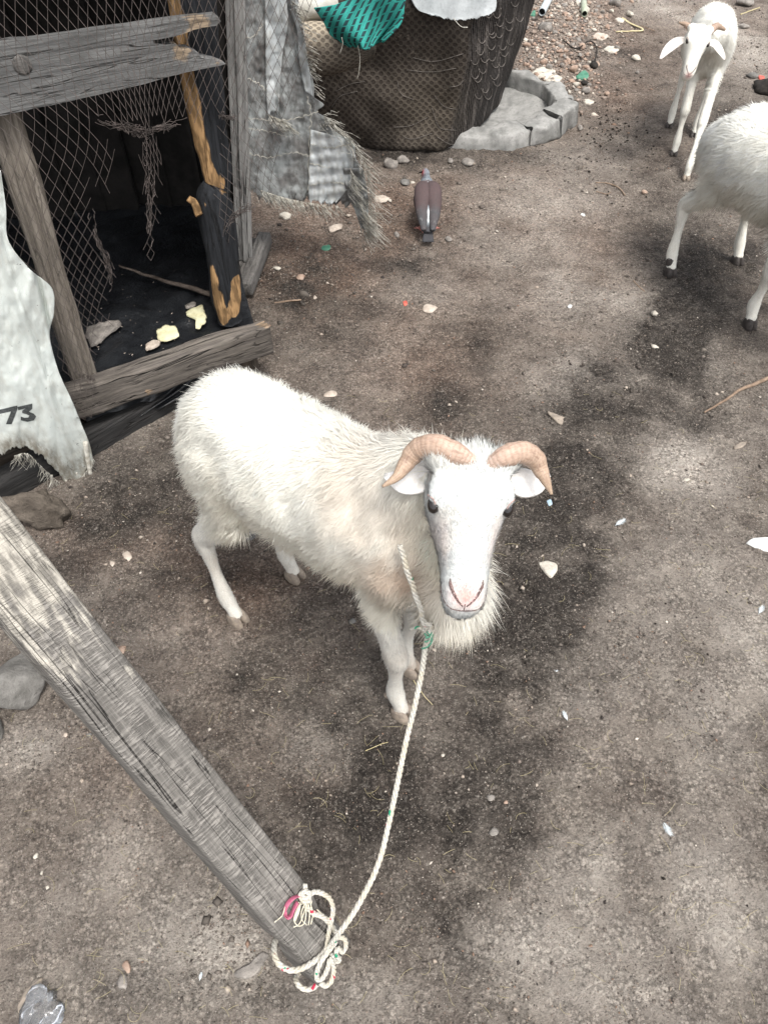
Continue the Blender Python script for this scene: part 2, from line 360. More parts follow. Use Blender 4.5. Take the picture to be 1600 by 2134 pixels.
M['red_pl'] = mat_simple('red_scrap', (.45, .08, .06), (.55, .14, .10), 30, .5)
M['metal'] = mat_simple('grey_pipe', (.42, .47, .49), (.52, .56, .57), 30, .45, .5)
M['pipe2'] = mat_simple('greenish_pipe', (.30, .34, .25), (.42, .45, .35), 30, .5, .5)
M['pipe_dark'] = mat_simple('pipe_shade_disc', (.01, .01, .01), (.015, .015, .015), 30, .9)

# ------------------------------------------------------------------ ground sheet
def blobs(P, L):
    r = np.zeros(len(P))
    for (px, py, rx, ry, a) in L:
        c = G(px, py)[:2]; ex = G(px + rx, py)[0] - c[0]; ey = abs(G(px, py - ry)[1] - c[1])
        q = ((P[:, 0] - c[0]) / ex) ** 2 + ((P[:, 1] - c[1]) / ey) ** 2; r = np.maximum(r, a * np.exp(-q * .9))
    return r
DAMP_SHADE = [(1450, 560, 90, 110, .75), (1340, 800, 130, 70, .95), (1420, 860, 90, 40, .9), (1230, 880, 100, 60, .85), (1200, 980, 90, 80, .8), (1130, 1100, 90, 90, .85),
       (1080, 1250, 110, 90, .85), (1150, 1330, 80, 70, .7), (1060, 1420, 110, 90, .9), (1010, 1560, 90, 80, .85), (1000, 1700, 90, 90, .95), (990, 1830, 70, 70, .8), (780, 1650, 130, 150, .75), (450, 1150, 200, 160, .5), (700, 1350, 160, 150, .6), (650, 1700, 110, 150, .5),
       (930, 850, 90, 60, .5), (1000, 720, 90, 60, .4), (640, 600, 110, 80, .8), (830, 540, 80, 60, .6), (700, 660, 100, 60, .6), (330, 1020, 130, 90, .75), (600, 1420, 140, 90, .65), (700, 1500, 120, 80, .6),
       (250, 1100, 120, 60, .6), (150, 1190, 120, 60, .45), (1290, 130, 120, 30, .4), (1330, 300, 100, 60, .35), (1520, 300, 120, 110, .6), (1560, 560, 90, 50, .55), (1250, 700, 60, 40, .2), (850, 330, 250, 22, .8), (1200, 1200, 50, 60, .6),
       (880, 1880, 60, 60, .55), (560, 980, 160, 100, .75), (850, 1300, 130, 120, .7), (430, 1250, 120, 80, .4), (1270, 1700, 40, 30, .15), (90, 1700, 90, 60, .25), (320, 2060, 120, 50, .25), (600, 2080, 120, 40, .3), (180, 1420, 60, 60, .4)]  # damp soil, with the shade under the ram painted in as dark soil
RED = [(750, 450, 260, 120, .9), (1180, 80, 160, 110, 1.), (450, 1250, 220, 160, .6), (900, 700, 160, 150, .6), (620, 1600, 120, 120, .4), (820, 1650, 60, 60, .5), (250, 1150, 200, 90, .6), (1150, 640, 200, 120, .35), (250, 1600, 160, 140, .3), (1450, 40, 200, 50, .6), (640, 560, 180, 120, 1.), (1150, 450, 200, 160, .45), (1420, 950, 60, 60, .3)]
PALE_SOIL = [(1250, 620, 170, 70, .65), (1180, 760, 130, 60, .5), (1100, 460, 150, 110, .45), (1180, 330, 100, 60, .3), (1430, 960, 90, 70, .9), (1180, 60, 110, 60, .6), (1180, 120, 90, 60, .5), (1400, 1250, 150, 120, .35), (1250, 1480, 80, 60, .55), (1220, 1600, 90, 60, .45), (1250, 1810, 130, 90, .8), (1330, 1500, 200, 160, .4),
        (1400, 1850, 230, 180, .6), (1100, 1980, 180, 100, .5), (1540, 1300, 130, 180, .55), (1450, 1500, 150, 150, .5), (1480, 1950, 150, 120, .5), (420, 1950, 200, 120, .55), (150, 1880, 180, 140, .35), (250, 1750, 160, 90, .35), (520, 1980, 70, 60, .7), (60, 1560, 70, 50, .5), (640, 1560, 90, 50, .35), (380, 1330, 140, 60, .25), (1400, 30, 150, 50, .55), (1530, 90, 80, 60, .7), (900, 620, 100, 50, .3), (700, 2080, 200, 60, .5), (1300, 2080, 300, 80, .5), (1450, 720, 60, 60, .35), (1480, 1700, 120, 100, .3)]  # patches of soil paler than the rest
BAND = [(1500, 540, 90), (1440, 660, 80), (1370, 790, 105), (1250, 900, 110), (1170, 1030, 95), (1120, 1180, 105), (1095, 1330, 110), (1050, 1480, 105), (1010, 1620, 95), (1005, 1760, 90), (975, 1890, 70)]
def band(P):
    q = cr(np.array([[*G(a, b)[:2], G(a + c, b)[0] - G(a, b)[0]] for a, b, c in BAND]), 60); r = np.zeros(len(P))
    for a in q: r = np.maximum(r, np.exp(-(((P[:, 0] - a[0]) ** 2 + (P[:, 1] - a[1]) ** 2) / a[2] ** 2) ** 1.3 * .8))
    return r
def gz(x, y):
    P = np.stack([np.atleast_1d(x), np.atleast_1d(y)], -1).astype(float)
    z = fbm(P, 1.8, 3, 5) * .010 + fbm(P, 11, 3, 9) * .0035
    m = np.exp(-(((P[..., 0] - 1.05) / .55) ** 2 + ((P[..., 1] - 5.2) / .8) ** 2) * 1.1); z = z + m * .10
    return z
def gz1(x, y): return float(gz(x, y)[0])
def axis(a, b, s0, far, g):
    v = list(np.arange(a, b, s0)); s = s0
    while v[-1] < far: s *= g; v.append(v[-1] + s)
    return v
xr = axis(0, 1.75, .009, 60, 1.13); xl = axis(0, 1.05, .009, 60, 1.13)
X = np.array([-v for v in xl[:0:-1]] + xr)
yy = [.02]; s = .0062
while yy[-1] < 6.5: s = .0062 + max(0, yy[-1] - .8) * .0034; yy.append(yy[-1] + s)
while yy[-1] < 90: s *= 1.15; yy.append(yy[-1] + s)
yb = [.02]; s = .02
while yb[-1] > -40: s *= 1.3; yb.append(yb[-1] - s)
Y = np.array(yb[:0:-1] + yy)
GX, GY = np.meshgrid(X, Y); P2 = np.stack([GX.ravel(), GY.ravel()], 1)
damp_shade = np.maximum(blobs(P2, DAMP_SHADE), .88 * band(P2 + np.stack([fbm(P2, 7, 3, 91), fbm(P2, 7, 3, 92)], 1) * .035)); damp_shade = np.clip(1.12 * damp_shade * (1 + .7 * fbm(P2, 9, 3, 3)) + .10 * fbm(P2, 5, 3, 8), 0, 1)
red = np.clip(blobs(P2, RED) * (1 + .5 * fbm(P2, 6, 3, 4)) + .12 * fbm(P2, 3, 3, 14), 0, 1); pale_soil = np.clip(blobs(P2, PALE_SOIL) * (1 + .5 * fbm(P2, 8, 4, 6)) + .12 * fbm(P2, 2.5, 3, 24), 0, 1)
Z = gz(P2[:, 0], P2[:, 1]); rough = .55 + .9 * damp_shade + .4 * red
nr = (np.abs(P2[:, 0]) < 4) & (P2[:, 1] > -.5) & (P2[:, 1] < 9)
Q2 = P2[nr]; rg = rough[nr]
b = fbm(Q2, 26, 3, 31); Z[nr] += rg * (.0032 * b + .0055 * np.maximum(0, vn(Q2, 42, 77)) ** 2 + .0040 * np.maximum(0, vn(Q2, 75, 79)) ** 2 + .0018 * vn(Q2, 110, 78))
# hoof scrapes and pock marks in the damp soil
rs = np.random.RandomState(4)
for k in range(150):
    c = G(rs.uniform(850, 1500), rs.uniform(560, 1900))[:2]; rr = rs.uniform(.012, .03)
    d = np.hypot((Q2[:, 0] - c[0]), (Q2[:, 1] - c[1]) * rs.uniform(.7, 1.4)) / rr
    Z[nr] += rg * (-.006 * np.exp(-d ** 2) + .003 * np.exp(-(d - 1.4) ** 2 * 5)) * 1.0
nx, ny = len(X), len(Y); i = np.arange(ny - 1)[:, None] * nx; j = np.arange(nx - 1)[None]
me = mesh_np('ground', np.stack([P2[:, 0], P2[:, 1], Z], 1), None, np.stack([i + j, i + j + 1, i + nx + j + 1, i + nx + j], -1).reshape(-1, 4))
attr(me, 'tint', np.stack([damp_shade, red, pale_soil], 1), 'FLOAT_COLOR')
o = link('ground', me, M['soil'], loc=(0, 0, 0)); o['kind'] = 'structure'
def onG(px, py, dz=0.):
    p = G(px, py); p[2] = gz1(p[0], p[1]) + dz; return p

# ------------------------------------------------------------------ sheep
def ellips(c, ax, ra, rb, n=9, sides=14, up=(0, 0, 1)):
    """ellipsoid: centre c, half axis vector ax, lateral radii ra, rb"""
    u = np.cos(np.linspace(np.pi, 0, n)); r = np.sqrt(np.clip(1 - u ** 2, 0.0004, 1))
    return tube(np.array(c)[None] + np.array(ax)[None] * u[:, None], ra * r, rb * r, sides, up)
def mat_horn():
    m = NT('horn', .45, .35); g = m.attr('gc'); c = m.attr('col', 'Color')
    n = m.noise(m.map(g, (90, 500, 500)), 1, 4, .6); w_ = m.wave(g, 55, 3., 2, 6)
    n5 = m.noise(m.map(g, (60, 260, 260)), 1, 5, .7); c2 = m.mix(m.ramp(n5, .52, .62, 0, .75), c, (.24, .15, .11)); c2 = m.mix(m.ramp(w_, .1, .55, .5, 0), c2, (.27, .19, .14)); c2 = m.mix(m.ramp(n, .35, .6, 0, .2), c2, (.70, .56, .46))
    return m.done(c2, m.bump(m.math('ADD', m.math('MULTIPLY', w_, .4), n), .0008, .7))
M['horn'] = mat_horn()
def fur_mesh(V, T, N, count, density, lenf, dirf, colf, width, seed, segs=3):
    segs = int(segs)
    rs = np.random.RandomState(seed); a, b, c = V[T[:, 0]], V[T[:, 1]], V[T[:, 2]]
    ar = np.linalg.norm(np.cross(b - a, c - a), axis=1) / 2; cen = (a + b + c) / 3; wt = ar * density(cen, T[:, 0]); wt /= wt.sum()
    f = rs.choice(len(T), count, p=wt); u = rs.rand(count); v = rs.rand(count); k = u + v > 1; u[k] = 1 - u[k]; v[k] = 1 - v[k]
    P = a[f] + (b[f] - a[f]) * u[:, None] + (c[f] - a[f]) * v[:, None]; n = N[T[f, 0]] * (1 - u - v)[:, None] + N[T[f, 1]] * u[:, None] + N[T[f, 2]] * v[:, None]
    n /= np.linalg.norm(n, axis=1)[:, None] + 1e-9; vid = T[f, 0]
    L = lenf(P, vid, n) * rs.uniform(.65, 1.25, count) * (1 + .35 * vn(P, 38, 5)) * np.where(rs.rand(count) < .012, 1.4, 1.); d0, d1 = dirf(P, n, vid)
    jit = rs.normal(0, 1, (count, 3)); d0 = d0 + jit * .16; d1 = d1 + jit * .22
    d0 /= np.linalg.norm(d0, axis=1)[:, None]; d1 /= np.linalg.norm(d1, axis=1)[:, None]
    pts = [P - n * .001]; q = P
    for s in range(segs):
        t = (s + .5) / segs; d = d0 * (1 - t) + d1 * t; d /= np.linalg.norm(d, axis=1)[:, None]; q = q + d * (L / segs)[:, None]; pts.append(q)
    sd_ = np.cross(d0, n) + rs.normal(0, .35, (count, 3)); sd_ /= np.linalg.norm(sd_, axis=1)[:, None]
    w0 = width(P, vid) * rs.uniform(.7, 1.3, count)
    rows = []
    for s in range(segs): ww = (w0 * (1 - (s / segs) ** 1.5 * .8))[:, None] / 2; rows += [pts[s] - sd_ * ww, pts[s] + sd_ * ww]
    rows.append(pts[segs]); K = len(rows); VV = np.stack(rows, 1).reshape(-1, 3); base = np.arange(count)[:, None] * K; F = []
    for s in range(segs - 1): o_ = 2 * s; F += [np.stack([base[:, 0] + o_, base[:, 0] + o_ + 1, base[:, 0] + o_ + 3], 1), np.stack([base[:, 0] + o_, base[:, 0] + o_ + 3, base[:, 0] + o_ + 2], 1)]
    o_ = 2 * (segs - 1); F.append(np.stack([base[:, 0] + o_, base[:, 0] + o_ + 1, base[:, 0] + o_ + 2], 1)); F = np.concatenate(F)
    col_ = colf(P, vid) * (1 + rs.normal(0, .05, (count, 1))); me = mesh_np('fur', VV, F)
    attr(me, 'col', np.repeat(np.clip(col_, 0, .95), K, 0), 'FLOAT_COLOR')
    bn = n + jit * .07 + d0 * .12; bn /= np.linalg.norm(bn, axis=1)[:, None]; attr(me, 'bn', np.repeat(bn, K, 0))
    return me

def sheep(c):
    lg = c.get('lg', 1.); hx, hy = nrm([*c['dir'], 0])[:2]; hd = np.array([hx, hy, 0.]); rt = np.array([hy, -hx, 0.]); up = np.array([0, 0, 1.])
    B = np.array([c['at'][0], c['at'][1], 0.]); k = c['k']
    L = lambda a, r, z: B + hd * a + rt * r + up * z
    rz = root(c['name'], L(.2 * k, 0, 0) + [0, 0, gz1(*L(.2 * k, 0, 0)[:2])], c['label'], c['cat'], c.get('group'))
    mb = MB(); reg = []     # reg: centre, radius, tag
    def add(tag, P, ra, rb=None, n=14, sides=14, upv=up):
        keys = np.column_stack([np.array(P, float), np.broadcast_to(ra, len(P)), np.broadcast_to(ra if rb is None else rb, len(P))]); q = cr(keys, n)
        q[:, 3:] = np.maximum(q[:, 3:], .004); V, T, Q = tube(q[:, :3], q[:, 3], q[:, 4], sides, upv); mb.add(V, T, Q)
        for r in q: reg.append((*r[:3], (r[3] + r[4]) / 2, tag))
    def ell(tag, cc, ax, ra, rb, upv=up):
        V, T, Q = ellips(cc, ax, ra, rb, up=upv); mb.add(V, T, Q); reg.append((*cc, (ra + rb) / 2, tag))
    tk = np.array(c['torso'], float) * [k, k, k, k]
    add('torso', [L(a, 0, z) for a, z, hh, hw in tk], tk[:, 3], tk[:, 2], 26, 24)
    for (kind, side, foot, hock) in c['legs']:
        f = np.array([foot[0], foot[1], 0.]); fa = np.dot(f - B, hd); fr = np.dot(f - B, rt)
        if kind == 'H':
            hipz = tk[2][1] + .01; tw = c.get('tw', 1.); P = [L(.03 * k, side * .050 * k * tw, hipz), L(.05 * k, side * .064 * k * tw, (.50) * k), L(.065 * k, side * .078 * k * tw, (.43 + c.get('st', 0)) * k)]
            add('thigh', P, [.055 * k * tw, .05 * k * tw, .040 * k], [.10 * k, .09 * k, .062 * k], 8, 14, hd)
            hk = L(fa - .035 * k + hock, fr * .85 + side * .012 * k, .275 * k)
            P = [L(.06 * k, side * .078 * k * tw, .44 * k), (L(.055 * k, side * .080 * k * tw, .41 * k) + hk) / 2 + up * .01, hk + up * .012, hk - up * .025]
            add('shank', P, np.array([.034, .022, .0175, .0155]) * k * lg, np.array([.056, .033, .0265, .02]) * k * lg, 12, 12, hd)
            ft = L(fa - .012 * k, fr, .085 * k); P = [hk, hk * .5 + ft * .5, ft, L(fa + .004 * k, fr, .045 * k), L(fa + .01 * k, fr, .026 * k)]
            add('leg', P, np.array([.018, .0118, .0185, .0150, .017]) * k * lg, np.array([.0255, .0142, .0205, .017, .020]) * k * lg, 16, 12, hd)
        else:
            sh = c.get('sh_a', .40) * k; P = [L(sh, side * .045 * k, .61 * k), L(sh + .015 * k, side * .052 * k, .53 * k), L(sh - .005 * k, side * .053 * k, .465 * k)]
            add('thigh', P, [.05 * k, .046 * k, .034 * k], [.08 * k, .066 * k, .048 * k], 8, 14, hd)
            el = L(sh - .01 * k, side * .06 * k, .46 * k); kn = el * .36 + L(fa, fr, .05 * k) * .64; kn[2] = .245 * k; kn = kn + hd * (.012 * k + hock)
            P = [el, el * .55 + kn * .45, kn, kn - up * .025 * k]; add('shank', P, np.array([.030, .0215, .0225, .0175]) * k * lg, np.array([.042, .027, .025, .020]) * k * lg, 12, 12, hd)
            ft = L(fa - .008 * k, fr, .085 * k); P = [kn - up * .01, kn * .45 + ft * .55, ft, L(fa + .004 * k, fr, .045 * k), L(fa + .008 * k, fr, .026 * k)]
            add('leg', P, np.array([.019, .0122, .0185, .0150, .017]) * k * lg, np.array([.0215, .0138, .0205, .017, .020]) * k * lg, 16, 12, hd)
    # head frame
    O = np.array(c['poll'], float); f = nrm(c['face']); wv = np.array(c['wide'], float); wv = nrm(wv - f * np.dot(wv, f)); n_ = np.cross(f, wv); hs = c['hs']
    lt = c.get('lt', 1.); H = lambda t, x, n: O + (f * t * lt + wv * x + n_ * n) * hs
    P, ra = [], []
    nk = c['neck']; add('neck', [L(a * k, r * k, z * k) for a, r, z, _, _ in nk] + [H(.05, 0, -.085)], [x[3] * k for x in nk] + [.052 * hs], [x[4] * k for x in nk] + [.055 * hs], 14, 18)
    ring = [(-.028, .026, -.03, -.055), (-.012, .045, -.010, -.07), (.02, .054, .004, -.09), (.055, .061, .010, -.108), (.080, .060, .011, -.114), (.115, .050, .009, -.108), (.15, .0405, .005, -.092), (.19, .0345, .001, -.070),
            (.218, .0335, -.003, -.062), (.236, .0325, -.008, -.061), (.252, .029, -.018, -.061), (.266, .024, -.030, -.062), (.280, .013, -.042, -.059)]
    q = cr(np.array([[t, w_, (a + b) / 2, (a - b) / 2] for t, w_, a, b in ring]), 40); PP = np.array([H(t, 0, m) for t, _, m, _ in q])
    V, T, Q = tube(PP, q[:, 1] * hs, q[:, 3] * hs, 24, n_, expo=.86); mb.add(V, T, Q)
    for r, p_ in zip(q, PP): reg.append((*p_, (r[1] + r[3]) / 2 * hs, 'head'))
    for s in (-1, 1):
        ell('head', H(.054, s * .047, -.010), f * .024 * hs, .0145 * hs, .014 * hs, n_)     # brow
        ell('head', H(.095, s * .030, -.075), f * .05 * hs, .020 * hs, .040 * hs, n_)      # cheek
        ell('head', H(.238, s * .0135, -.033), f * .026 * hs, .0175 * hs, .0235 * hs, n_)    # lip
        ell('head', H(.0, s * .042, -.02), f * .02 * hs, .024 * hs, .022 * hs, n_)         # horn boss
    if c.get('ruff'): add('neck', [H(.13, 0, -.085), *[L(*p_) for p_ in c['ruff'][0]]], c['ruff'][1], c['ruff'][2], 10, 14, hd)
    ell('head', H(.250, 0, -.066), f * .018 * hs, .018 * hs, .010 * hs, n_)                # chin
    if c.get('tail'):
        tl = c['tail']; add('tail', [L(*p_) for p_ in tl[0]], tl[1], None, 10, 10)
    tmp = bpy.data.objects.new('tmp', mb.mesh('tmp')); col.objects.link(tmp)
    rm = tmp.modifiers.new('r', 'REMESH'); rm.mode = 'VOXEL'; rm.voxel_size = c.get('voxel', .0042)
    sm = tmp.modifiers.new('s', 'SMOOTH'); sm.factor = .5; sm.iterations = c.get('smooth', 5)
    dg = bpy.context.evaluated_depsgraph_get(); ev = tmp.evaluated_get(dg); me = bpy.data.meshes.new_from_object(ev); bpy.data.objects.remove(tmp)
    V = getV(me); N = np.empty(len(V) * 3, np.float32)
    # soft unevenness of the coat and of the limbs
    me.update(); me.vertices.foreach_get('normal', N); N = N.reshape(-1, 3).astype(float)
    RC = np.array([r[:3] for r in reg]); RR = np.array([r[3] for r in reg]); RT = np.array([r[4] for r in reg]); tag = np.empty(len(V), object)
    for s in range(0, len(V), 20000):
        d = np.linalg.norm(V[s:s + 20000, None] - RC[None], axis=2) / RR[None]; tag[s:s + 20000] = RT[d.argmin(1)]
    tag[(tag == 'shank') & (V[:, 2] > .365 * k)] = 'thigh'
    body = np.isin(tag, ['torso', 'thigh', 'neck']); ne = len(me.edges); ed = np.empty(ne * 2, np.int32); me.edges.foreach_get('vertices', ed); ed = ed.reshape(-1, 2)
    dgc = np.bincount(ed.ravel(), minlength=len(V)).astype(float); ii = np.concatenate([ed[:, 0], ed[:, 1]]); jj_ = np.concatenate([ed[:, 1], ed[:, 0]])
    for _ in range(c.get('relax', 45)):
        A_ = np.stack([np.bincount(ii, V[jj_, q_], len(V)) for q_ in range(3)], 1) / dgc[:, None]; V = V + (A_ - V) * (.6 * body)[:, None]
    V = V + N * (fbm(V, 13, 3, 2) * np.where(body, .006, .0008) * k)[:, None]
    me.vertices.foreach_set('co', V.astype(np.float32).ravel()); me.update(); me.vertices.foreach_get('normal', N2_ := np.empty(len(V) * 3, np.float32)); N = N2_.reshape(-1, 3).astype(float)
    ht = ((V - O) @ f) / hs / lt; hxx = ((V - O) @ wv) / hs; hn = ((V - O) @ n_) / hs
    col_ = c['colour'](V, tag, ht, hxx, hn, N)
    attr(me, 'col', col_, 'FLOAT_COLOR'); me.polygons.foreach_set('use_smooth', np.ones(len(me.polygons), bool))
    me.calc_loop_triangles(); T = np.empty(len(me.loop_triangles) * 3, np.int32); me.loop_triangles.foreach_get('vertices', T); T = T.reshape(-1, 3)
    bvh = BVHTree.FromPolygons([tuple(v) for v in V], [tuple(t) for t in T]) if c.get('detail', 1) else None
    me.name = 'sheep_body'; link('body', me, M['skin'], rz)
    # coat
    tagn = tag; base_len = np.select([tag == 'torso', tag == 'thigh', tag == 'neck', tag == 'tail', tag == 'shank', tag == 'leg', tag == 'head'], [.022, .021, .028, .05, .008, .0048, .0058], .004) * c.get('fur', 1)
    def smoothlen(P, vid, n): return np.maximum(base_len[vid] * c['flen'](P, vid, n, tag[vid], ht[vid], hxx[vid], hn[vid]), .002)
    def dens(P, v0): tg = tag[v0]; return np.select([tg == 'head', tg == 'leg', tg == 'shank', tg == 'tail'], [2.2, 1.6, 1.6, 2.5], 1.) * c.get('dens', lambda P, v, t: 1.)(P, v0, tg)
    down = np.array([0, 0, -1.])
    def dirf(P, n, vid):
        tg = tag[vid][:, None]; g = np.where(np.isin(tg, ['torso', 'thigh']), (-hd * .75 + down * .75)[None], down[None] * 1.0); g = np.where(tg == 'head', (-f * 1.0)[None], g); g = np.where(tg == 'neck', (down * 1.1 - hd * .15)[None], g)
        fl = np.stack([vn(P, 24, 51 + j) for j in range(3)], 1) * .65 + np.stack([vn(P, 70, 61 + j) for j in range(3)], 1) * .6
        fl = fl * np.where(tg == 'head', .25, 1.); g = g + fl; tn = g - n * (g * n).sum(1)[:, None]; tn /= np.linalg.norm(tn, axis=1)[:, None] + .25
        lift = np.where(tg == 'head', .25, np.where((tg == 'neck') & (P[:, 2:] < .64) if c['name'] == 'ram' else tg == 'zz', .12, np.where(np.isin(tg, ['leg', 'shank']), .25, c.get('lift', .30))))
        return tn + n * lift, tn + n * lift * .5 + down * np.where(tg == 'head', 0, .35)
    def colr(P, vid): return col_[vid] * (1 + np.where(np.isin(tag[vid], ['head', 'leg', 'shank']), .16, .0) * np.random.RandomState(2).normal(0, 1, len(vid)))[:, None] * np.where(np.isin(tag[vid], ['torso', 'thigh', 'neck', 'tail']), 1.10, 1.)[:, None] * (1 + .05 * vn(P, 45, 9)[:, None])
    def wid(P, vid): return np.where(np.isin(tag[vid], ['head', 'leg', 'shank']), .0007, c.get('fw', .0008))
    fm = fur_mesh(V, T, N, c['count'], dens, smoothlen, dirf, colr, wid, 11, c.get('segs', 3))
    fo = link('fleece', fm, M['fur'], rz); fo['kind'] = 'stuff'
    # hooves: two claws each
    for (kind, side, foot, hock), hm in zip(c['legs'], c['hoof']):
        fp = np.array([foot[0], foot[1], 0.]); fa = np.dot(fp - B, hd); fr = np.dot(fp - B, rt); g0 = gz1(*fp[:2]) - .003; h = MB()
        for s in (-1, 1):
            q = cr(np.array([[fa + .004 * k, fr + s * .0095 * k, 0.034 * k, .008, .015], [fa + .010 * k, fr + s * .0105 * k, .020 * k, .0105, .021], [fa + .015 * k, fr + s * .0115 * k, g0 + .004, .0105, .023], [fa + .016 * k, fr + s * .0115 * k, g0, .0095, .021]]), 8)
            V_, T_, Q_ = tube([L(a, r, z) for a, r, z in q[:, :3]], q[:, 3] * k * lg ** .6, q[:, 4] * k * lg ** .6, 12, hd, expo=.8); h.add(V_, T_, Q_)
        link('hoof', h.mesh('hoof'), M[hm], rz)
        for s in (-1, 1):
            V_, T_, Q_ = ellips(L(fa - .024 * k, fr + s * .010 * k, .066 * k), up * .008 * k - hd * .003, .005 * k, .005 * k, 7, 8); link('dewclaw', mesh_np('dewclaw', V_, T_, Q_), M[hm], rz)
        if c.get('patch') and c['patch'] == (kind, side):
            ft = L(fa + .0 * k, fr, .05 * k); V_, T_, Q_ = tube(cr([L(fa - .004 * k, fr, .085 * k), L(fa, fr, .055 * k), L(fa + .004 * k, fr, .035 * k)], 8) + rt * .0055, np.array([.006, .014, .018, .019, .019, .018, .014, .006]) * k, np.array([.006, .014, .018, .019, .019, .018, .014, .006]) * k, 12, hd)
            mm = mesh_np('patch', V_, T_, Q_); link('black_sock', mm, M['hoof_dark'], rz)
    # eyes, lids, nostrils, mouth
    def surf(t, x, n, dr):
        p_ = H(t, x, n) + dr * .15; hit = bvh.ray_cast(Vector(p_), Vector(-dr)); return np.array(hit[0]) if hit[0] is not None else H(t, x, n)
    for s in (-1, 1):
        dr = nrm(wv * s * .84 + n_ * .54); e = surf(.076, s * .05, -.012, dr)
        V_, T_, Q_ = ellips(e - dr * .0042 * hs, (f * .0132 + n_ * .002) * hs, .0088 * hs, .0095 * hs, 11, 16, dr); link('eye', mesh_np('eye', V_, T_, Q_), M['eye'], rz)
        lid = []; a1 = nrm(f * .97 + n_ * .15); a1 = nrm(a1 - dr * np.dot(a1, dr)); a2 = np.cross(dr, a1)
        for th in np.linspace(0, 2 * np.pi, 21):
            p_ = e + (a1 * math.cos(th) * .0132 + a2 * math.sin(th) * .0088) * hs; lid.append(np.array(bvh.find_nearest(Vector(p_))[0]) + dr * .0006)
        V_, T_, Q_ = tube(np.array(lid), .0011 * hs, sides=8, up=dr); link('eyelid', mesh_np('eyelid', V_, T_, Q_), M[c.get('lid', 'lidskin')], rz)
    dn = nrm(f * .45 + n_ * .89)
    for s in (-1, 1):
        P = [surf(t, s * x, n, dn) - dn * .0002 for t, x, n in ((.204, .0225, -.006), (.214, .0215, -.008), (.228, .0155, -.014), (.238, .0085, -.020), (.245, .0025, -.024))]
        P = cr(P, 12); rr = np.interp(np.linspace(0, 1, 12), [0, .25, .7, 1], [.0008, .0030, .0018, .0012]) * hs
        V_, T_, Q_ = tube(P, rr, rr * .6, 8, dn); link('nostril', mesh_np('nostril', V_, T_, Q_), M['darkskin'], rz)
    dm = nrm(f * .75 + n_ * .55); dq = nrm(f * .25 + n_); P = [surf(.244, 0, -.02, dq), surf(.250, 0, -.03, dq), surf(.257, 0, -.03, dq)]
    mo = [surf(t, x, -.03, nrm(dq + wv * x * 14)) for t, x in ((.214, -.0335), (.236, -.029), (.252, -.017), (.257, 0), (.252, .017), (.236, .029), (.214, .0335))]
    mm = MB()
    for pts, r_ in ((cr(P, 8), .0009), (cr(mo, 24), .0010)): V_, T_, Q_ = tube(pts, r_ * hs, sides=6, up=dm); mm.add(V_, T_, Q_)
    link('mouth', mm.mesh('mouth'), M['darkskin'], rz)
    # ears
    for e in c['ears']:
        q = cr(np.array([[*np.array(p_), w_] for p_, w_ in zip(e['path'], e['w'])]), 14); P = q[:, :3]; Tn, S, U = frames(P, e['up']); V = []; nu = 9
        for i in range(14):
            for j in range(nu):
                x = -1 + 2 * j / (nu - 1); V.append(P[i] + S[i] * x * q[i, 3] + U[i] * (1 - x * x) * -q[i, 3] * .5)
        i = np.arange(13)[:, None] * nu; j = np.arange(nu - 1)[None]; V = np.array(V)
        m_ = mesh_np('ear', V, None, np.stack([i + j, i + j + 1, i + nu + j + 1, i + nu + j], -1).reshape(-1, 4)); attr(m_, 'col', np.tile(e.get('col', [.80, .78, .75]), (len(V), 1)), 'FLOAT_COLOR')
        eo = link('ear', m_, M['skin'], rz); solid(eo, .004, 0)
    for h_ in c['horns']:
        q = cr(np.array([[*np.array(p_), r_] for p_, r_ in zip(h_['path'], h_['r'])]), 46); s_ = arclen(q[:, :3]); rr = q[:, 3] * .88 * (1 + .026 * np.sin(s_ * 420 + 2 * vn(np.stack([s_, s_ * 0], 1), 60)) + .03 * vn(np.stack([s_, s_ * 0], 1), 400))
        rr = np.maximum(rr, .001); V_, T_, Q_ = tube(q[:, :3], rr * h_.get('flat', 1.), rr, 20, h_.get('up', (0, 0, 1))); m_ = mesh_np('horn', V_, T_, Q_)
        th = np.tile(np.arange(20) / 20 * 6.28, 46); ss = np.repeat(s_, 20); A = np.stack([ss, np.cos(th) * .01, np.sin(th) * .01], 1); A = np.vstack([A, A[:1], A[-1:]])
        tt = A[:, 0] / s_[-1]; cc = np.array([.47, .32, .25])[None] * (1 - tt[:, None]) + np.array([.30, .215, .14])[None] * tt[:, None]; cc = cc + np.exp(-(tt[:, None] / .12) ** 2) * .12
        attr(m_, 'gc', A); attr(m_, 'col', cc * h_.get('tint', 1.), 'FLOAT_COLOR'); link('horn', m_, M['horn'], rz)
    return rz, L, H, bvh
M['lidskin'] = mat_simple('eyelid_skin', (.34, .24, .22), (.44, .32, .29), 120, .6)
def gauss(V, p, s): return np.exp(-((V - np.array(p)) ** 2).sum(1) / (2 * s * s))
def lerpc(c, a, col2): a = np.clip(a, 0, 1)[:, None]; return c * (1 - a) + np.array(col2)[None] * a
WHITE = np.array([.83, .815, .735]); HEADC = np.array([.58, .61, .605])
